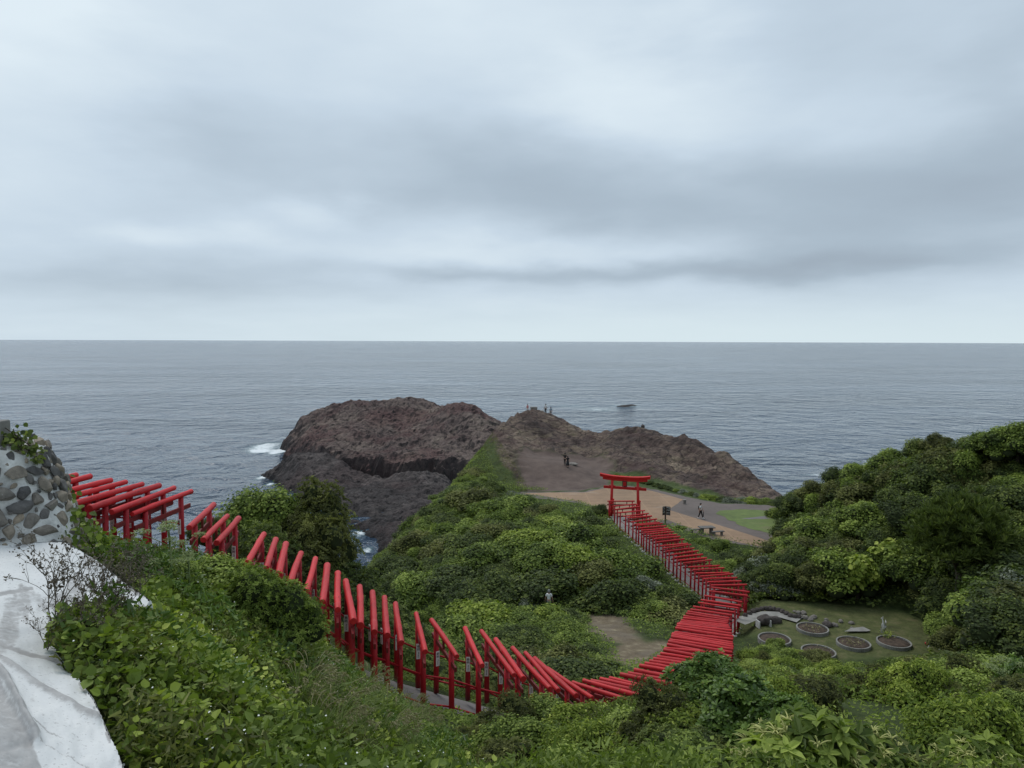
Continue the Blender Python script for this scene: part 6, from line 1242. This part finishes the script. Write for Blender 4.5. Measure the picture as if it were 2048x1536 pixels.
for px, py, d, r, kd, lab in [(1055, 1442, 11, .75, 'mid', 'leafy round bush at the bottom centre, nearest the gravel'), (1150, 1452, 10, .75, 'lime', 'bright leafy bush at the bottom centre below the fanned red logs'), (1250, 1442, 10, .75, 'mid', 'leafy bush at the bottom centre, right of the bright one'), (1345, 1432, 9.5, .7, 'lime', 'bright leafy bush left of the glossy bushes at the bottom'), (1000, 1492, 9.5, .65, 'olive', 'olive bush low at the bottom centre in front of the gravel'), (1120, 1512, 8, .6, 'mid', 'leafy bush cut by the bottom edge, left of centre'), (1240, 1512, 8, .62, 'lime', 'bright bush cut by the bottom edge in the centre'), (1380, 1495, 8, .6, 'mid', 'leafy bush cut by the bottom edge, left of the chestnut saplings'),
    (1690, 1385, 14, .95, 'mid', 'leafy bush in the lower right, just above the chestnut catkins'), (1790, 1378, 17, 1.05, 'olive', 'brownish bush in the lower right below the front planter'), (1880, 1385, 16, 1.0, 'mid', 'leafy bush in the lower right, left of the corner group'), (1985, 1378, 17, 1.1, 'lime', 'bright bush at the right edge under the umbrella flowers'), (1850, 1440, 11.5, .75, 'olive', 'olive bush above the corner chestnut sapling'), (1950, 1448, 11, .7, 'mid', 'leafy bush right above the corner chestnut sapling'), (2035, 1440, 11.5, .75, 'mid', 'leafy bush at the right picture edge near the bottom'), (1670, 1432, 10.5, .7, 'lime', 'bright bush behind the biggest chestnut sapling'), (1620, 1372, 16, .9, 'olive', 'olive bush between the glossy bushes and the garden'), (1740, 1350, 24, 1.2, 'mid', 'leafy bush in front of the middle planter')]:
    near_shrub(px, py, d, r, kd, lab, 1.05)
# chestnut saplings with catkins
def catkins(seed, n=190):
    rg = np.random.default_rng(seed); mb = MB()
    for k in range(n // 6):
        d = rand_dir(1, rg)[0]; d[2] = abs(d[2]) * .8 + .35; p = d * (.84, .84, .78) / np.linalg.norm(d)
        for j in range(6):
            u = d * .5 + rand_dir(1, rg)[0] * .8 + (0, 0, .5); u /= np.linalg.norm(u); L = rg.uniform(.14, .28); t_ = np.linspace(0, 1, 5)[:, None]; pts = p + u * L * t_ + np.array((0, 0, -.10)) * t_ ** 2
            mb.tube(pts, [.008, .011, .011, .009, .004], 5, tint=.5)
    return mb.mesh('catkins', M['catkin'])
CHEST = [crown('crown', 930 + i, [M['leaf_mid'], M['inner']], nl=11, n=900, ls=.30, tmpl=T_ELL, mode='rosette', shoot=8, lump=(.28, .42), core=.55, droop=.30, flat=.75) for i in range(2)]
CATK = [catkins(5), catkins(6)]
for k, (px, py, d, r, lab) in enumerate([(1600, 1462, 6.2, .62, 'chestnut sapling with pale catkins, the biggest and leftmost of three'), (1745, 1478, 6.6, .55, 'chestnut sapling with pale catkins, the middle one of three'), (1960, 1500, 6.8, .50, 'chestnut sapling with pale catkins, the one at the right corner'), (1500, 1520, 5.8, .42, 'small chestnut sprout with drooping leaves at the bottom edge')]):
    p = at(px, py, d); t = thing('chestnut_tree', lab, 'tree', (p[0], p[1], p[2] - r * 1.75), rng.uniform(0, 6.28), 'chestnut saplings')
    tr = link('trunk', TRUNKS[k % 2], t); tr.scale = (r * .5, r * .5, r * 1.1); c = link('crown', CHEST[k % 2], t); c.location = (0, 0, r); c.scale = (r, r, r)
    ck = link('catkins', CATK[k % 2], t); ck.location = (0, 0, r); ck.scale = (r, r, r); ck['kind'] = 'stuff'
# leafy cover of the near bank, left and right
FL = [(262, 1560), (222, 1470), (180, 1385), (135, 1345), (100, 1290), (115, 1255), (200, 1220), (300, 1200), (292, 1185), (245, 1150), (195, 1112), (150, 1082), (150, 1060), (300, 1075), (400, 1080), (520, 1090), (600, 1190), (640, 1270), (720, 1330), (790, 1385), (850, 1440), (905, 1480), (960, 1500), (1000, 1620), (280, 1620)]
LX, LY = (-9, 1.5), (3.2, 17)
ground_leaves('vine_cover', 'round-leaved vines carpeting the near bank at the lower left', 'vines', FL, LX, LY, 150000, .072, 'leaf_mid', T_RND, .38, 21, lean=.85, clear=False, patch=(.55, .40))
ground_leaves('vine_cover', 'yellow-green young vine leaves lying over the near bank', 'vines', FL, LX, LY, 70000, .060, 'leaf_lime', T_RND, .44, 33, lean=.8, clear=False, patch=(.9, .50))
ground_leaves('vine_cover', 'darker small leaves under the vines of the near bank', 'vines', FL, LX, LY, 110000, .055, 'leaf_dark', T_ELL, .26, 22, lean=.9, clear=False)
ground_leaves('mugwort', 'feathery grey-green weeds growing through the vines', 'weeds', FL, LX, LY, 110000, .10, 'leaf_gloss', (T_NDL[0] * (4.5, 1, 1), T_NDL[1]), .48, 23, lean=1.1, clear=False, patch=(.75, .56), up=.35)
ground_leaves('dry_herbs', 'brownish dry herbs along the white terrace edge', 'weeds', [(262, 1560), (225, 1470), (185, 1385), (140, 1345), (95, 1290), (110, 1250), (180, 1215), (300, 1190), (350, 1250), (300, 1340), (330, 1450), (420, 1560)], (-6, 0), (3.0, 9), 60000, .05, 'leaf_olive', (T_NDL[0] * (6, 1, 1), T_NDL[1]), .34, 24, lean=1.2, clear=False, up=.3)
ground_leaves('dry_herbs', 'brownish fine stems among the vines of the near bank', 'weeds', FL, LX, LY, 70000, .075, 'leaf_olive', (T_NDL[0] * (4, 1, 1), T_NDL[1]), .42, 31, lean=1.3, clear=False, up=.2, patch=(.6, .48))
ground_leaves('white_flowers', 'tiny white flower heads dotted over the near bank', 'flowers', FL, LX, LY, 3200, .015, 'flower', T_RND, .52, 25, lean=.5, clear=False)
ground_leaves('bank_grass', 'thin pale grass on the near bank beside the torii', 'grass', [(560, 1290), (640, 1275), (720, 1330), (790, 1385), (850, 1440), (905, 1490), (860, 1600), (640, 1600), (600, 1450)], (-6, 1), (5, 17), 30000, .42, 'grass', (T_BLD[0] * (.9, 1, 1), T_BLD[1]), .12, 26, lean=1.2, clear=False, up=.1)
ground_leaves('thicket_cover', 'leafy low growth between the bushes of the lower right thicket', 'undergrowth', FR, (-2, 23), (4.5, 42), 190000, .072, 'leaf_mid', T_ELL, .38, 27, lean=.8)
ground_leaves('thicket_cover', 'brownish twiggy growth between the bushes of the lower right thicket', 'undergrowth', FR, (-2, 23), (4.5, 42), 45000, .085, 'leaf_olive', (T_NDL[0] * (5, 1, 1), T_NDL[1]), .5, 28, lean=1.2, up=.3, patch=(.5, .5))
ground_leaves('bank_weeds', 'weeds between the walk and the near bank', 'weeds', [(140, 1060), (200, 1090), (300, 1090), (420, 1080), (540, 1090), (640, 1230), (720, 1300), (800, 1370), (880, 1440), (960, 1490), (960, 1350), (700, 1220), (500, 1010), (300, 1010), (140, 1000)], (-15, 3), (11, 24), 60000, .12, 'leaf_mid', T_ELL, .3, 29)
ground_leaves('bank_weeds', 'dense small-leaved weeds at the bottom centre of the near bank', 'weeds', [(560, 1400), (700, 1370), (800, 1420), (900, 1480), (1000, 1450), (1300, 1480), (1500, 1640), (500, 1640)], (-4, 3), (3.5, 16), 120000, .065, 'leaf_mid', T_ELL, .36, 41, lean=.9, clear=False)
ground_leaves('mugwort', 'feathery fresh green weeds at the bottom centre of the near bank', 'weeds', [(560, 1400), (700, 1370), (800, 1420), (900, 1480), (1000, 1460), (1300, 1490), (1500, 1640), (500, 1640)], (-4, 3), (3.5, 16), 50000, .07, 'leaf_mid', (T_NDL[0] * (5, 1, 1), T_NDL[1]), .45, 42, lean=1.1, clear=False, patch=(.7, .48), up=.35)
# arching grass tufts
def tuft(seed):
    rg = np.random.default_rng(seed); mb = MB(); n = 120; a = rg.uniform(0, 6.28, n); D = np.column_stack([np.cos(a) * .55, np.sin(a) * .55, rg.uniform(.5, 1.2, n)]); N = np.column_stack([-np.cos(a), -np.sin(a), np.full(n, .6)])
    P = np.column_stack([rg.normal(0, .07, n), rg.normal(0, .07, n), np.zeros(n)]); leafset(mb, P, D, N, rg.uniform(.5, 1.0, n), T_BLD, 0, rg.uniform(.2, .8, n))
    for k in range(9):
        a = rg.uniform(0, 6.28); o = np.array([math.cos(a), math.sin(a), 0]); t_ = np.linspace(0, 1, 8)[:, None]; pts = o * .62 * t_ ** 1.8 + np.array((0, 0, 1.15)) * t_ - np.array((0, 0, .42)) * t_ ** 4; mb.tube(pts, np.where(t_[:, 0] < .7, .003, .008), 4, 1, .6)
        q = pts[-3:].mean(0); m_ = 26; leafset(mb, q + rg.normal(0, .03, (m_, 3)) + o * rg.uniform(-.06, .06, (m_, 1)), np.tile(o * .8 + (0, 0, -.5), (m_, 1)) + .3 * rand_dir(m_, rg), rand_dir(m_, rg), .045, T_DIA, 1, .7)
    return mb.mesh('grass_tuft', [M['grass'], M['straw']])
TUFTS = [tuft(i) for i in range(3)]
k = 0
for _ in range(900):
    if k >= 26: break
    px, py = rng.uniform(590, 860), rng.uniform(1300, 1530)
    if py < 1290 + (px - 620) * .72 + 12 or px < 560 + (py - 1300) * .25: continue
    # march to the ground along the pixel ray
    ds = np.linspace(5, 17, 60); W = np.array([at(px, py, d) for d in ds]); gzv = ground_z(W[:, :2]); i = np.argmax(W[:, 2] < gzv)
    if i == 0: continue
    o = link('grass_tuft', TUFTS[k % 3]); o.location = (W[i][0], W[i][1], gzv[i]); s = rng.uniform(.45, .8); o.scale = (s, s, s); o.rotation_euler = (rng.normal(0, .1), rng.normal(0, .1), rng.uniform(0, 6.28)); k += 1
    tag(o, 'arching grass tuft with straw seed heads on the bank beside the torii', 'grass tuft', 'grass tufts of the near bank')
# dry branching weeds standing against the white terrace
def dry_weed(seed, spread=.5, leafy=.3):
    rg = np.random.default_rng(seed); mb = MB()
    def br(p, d, L, r, lv):
        n = 5; pts = [p]; q = d.copy()
        for i in range(n): q = q + rg.normal(0, .16, 3) * (1, 1, .6); q /= np.linalg.norm(q); pts.append(pts[-1] + q * L / n)
        pts = np.array(pts); mb.tube(pts, np.linspace(r, r * .45, len(pts)), 5, 0, .5)
        if lv > 0:
            for j in range(rg.integers(3, 6)):
                i = rg.integers(2, n + 1); d2 = q * .6 + rand_dir(1, rg)[0] * spread + (0, 0, .25); d2 /= np.linalg.norm(d2); br(pts[i], d2, L * rg.uniform(.35, .6), r * .55, lv - 1)
        else:
            m_ = 5; leafset(mb, pts[-1] + rg.normal(0, .010, (m_, 3)), rand_dir(m_, rg) + (0, 0, .4), rand_dir(m_, rg), .016, T_RND, 0, .8)
        m_ = rg.integers(0, 5)
        if m_: leafset(mb, pts[rg.integers(1, n + 1, m_)], rand_dir(m_, rg), rand_dir(m_, rg), rg.uniform(.02, .05, m_), T_ELL, 0, rg.uniform(.2, .6, m_))
    for k in range(4): a = rg.uniform(0, 6.28); d = np.array([.45 * math.cos(a), .45 * math.sin(a), 1.0]); br(np.zeros(3), d / np.linalg.norm(d), .55, .006, 2)
    return mb.mesh('dry_weed', [M['drystem']])
DW = [dry_weed(3), dry_weed(9), dry_weed(15)]
for k, (px, py, d, s, lab) in enumerate([(108, 1255, 5.9, 1.0, 'dry branching weed against the white terrace, the leftmost'), (148, 1262, 5.8, .85, 'dry branching weed against the white terrace, second from left'), (205, 1262, 6.0, .9, 'dry branching weed against the white terrace, in the middle'), (242, 1258, 6.1, .8, 'dry branching weed against the white terrace, next to the rightmost'), (275, 1255, 6.4, .8, 'dry branching weed against the white terrace, the rightmost'), (180, 1290, 5.5, .7, 'low dry weed in front of the taller ones by the terrace'), (95, 1300, 5.2, .45, 'small dry weed at the left corner of the vegetation')]):
    p = at(px, py, d); o = link('dry_weed', DW[k % 3]); o.location = tuple(p); o.scale = (s,) * 3; o.rotation_euler = (0, 0, 1.3 * k); tag(o, lab, 'weed', 'dry weeds by the terrace')
# umbrella-flowered plants
def umbellifer(seed):
    rg = np.random.default_rng(seed); mb = MB(); mb.tube([(0, 0, 0), (.02, 0, .5), (0, .02, 1.0)], [.016, .013, .010], 7, 0, .5)
    for k in range(6):
        a = k * 1.05 + rg.uniform(-.3, .3); z0 = rg.uniform(.45, 1.0); R_ = rg.uniform(.12, .36) if k else 0.0; top = np.array([R_ * math.cos(a), R_ * math.sin(a), z0 + rg.uniform(.15, .3)]); mb.tube([(0, .01, z0), top * (.6, .6, 1) - (0, 0, .06), top], [.007, .006, .005], 5, 0, .5)
        for j in range(16):
            b_ = j * 2.399; rr = .13 * math.sqrt((j + .5) / 16); e = top + np.array([rr * math.cos(b_), rr * math.sin(b_), .07 - rr * rr * 2.2]); mb.tube([top, e], .0022, 3, 0, .5)
            m_ = 14; leafset(mb, e + rg.normal(0, .013, (m_, 3)) * (1, 1, .5), rand_dir(m_, rg), np.tile((0, 0, 1.), (m_, 1)) + .4 * rand_dir(m_, rg), .020, T_RND, 0, rg.uniform(.5, 1, m_))
    m_ = 60; leafset(mb, np.column_stack([rg.normal(0, .18, m_), rg.normal(0, .18, m_), rg.uniform(.1, .6, m_)]), rand_dir(m_, rg), np.tile((0, 0, 1.), (m_, 1)) + .5 * rand_dir(m_, rg), .12, T_ELL, 0, rg.uniform(0, .5, m_)); return mb.mesh('umbel_plant', [M['umbel']])
UM = [umbellifer(1), umbellifer(2)]
for k, (px, py, d, s, lab) in enumerate([(338, 1045, 9.6, .95, 'umbrella-flowered plant with pale green heads before the upper torii row'), (375, 1078, 9.4, .7, 'shorter umbrella-flowered plant right of the taller one by the torii'), (2008, 1316, 12.5, .9, 'pale umbrella-flowered plant at the right picture edge')]):
    p = at(px, py, d); o = link('umbel_plant', UM[k % 2]); o.location = (p[0], p[1], p[2] - 1.2 * s); o.scale = (s,) * 3; tag(o, lab, 'plant', 'umbrella-flowered plants')
# ivy over the stone wall
def vine(name, label, pts, n, w, size, seed, mat='leaf_mid'):
    rg = np.random.default_rng(seed); L = np.array([at(*p) for p in pts]); t_ = rg.uniform(0, len(L) - 1, n); i = t_.astype(int); P = L[i] + (L[np.minimum(i + 1, len(L) - 1)] - L[i]) * (t_ - i)[:, None] + rg.normal(0, 1, (n, 3)) * np.interp(t_, np.arange(len(w)), w)[:, None] * (1, 1.2, .9)
    D = rand_dir(n, rg) * .6 + (.3, -.2, -.6); N = rand_dir(n, rg) * .6 + (.4, -.6, .5); t = thing(name, label, 'vine', tuple(L[-1])); mb = MB(); leafset(mb, P - L[-1], D, N, size * rg.uniform(.5, 1.3, n), T_RND, 0, np.clip(rg.normal(.5, .22, n), 0, 1)); mb.build('leaves', M[mat], t)
    mb = MB()
    for k in range(5): mb.tube(L - L[-1] + rg.normal(0, .05, L.shape), .006, 5)
    mb.build('stems', M['twig'], t)
vine('climbing_vine', 'leafy vine hanging down the sea side of the stone wall', [(72, 940, 9.3), (88, 965, 9.3), (102, 1000, 9.2), (118, 1040, 9.1), (135, 1075, 9.0), (165, 1100, 9.0)], 1500, [.03, .07, .10, .12, .13, .12], .085, 4)
vine('climbing_vine', 'dark sprawling vine on top of the stone wall', [(16, 868, 8.7), (28, 875, 8.7), (45, 890, 8.7), (62, 908, 8.8), (76, 918, 8.8)], 230, [.04, .08, .08, .06, .03], .058, 5, 'leaf_dark')
sprig('flowering_weed', 'yellow-flowered weed beside the garden lawn and red curve', 'weed', tuple(np.array(atz(1498, 1298, GARDEN_Z + .5)) - (0, 0, .3)), 260, .40, .5, M['leaf_lime'], .07, T_ELL, rng)
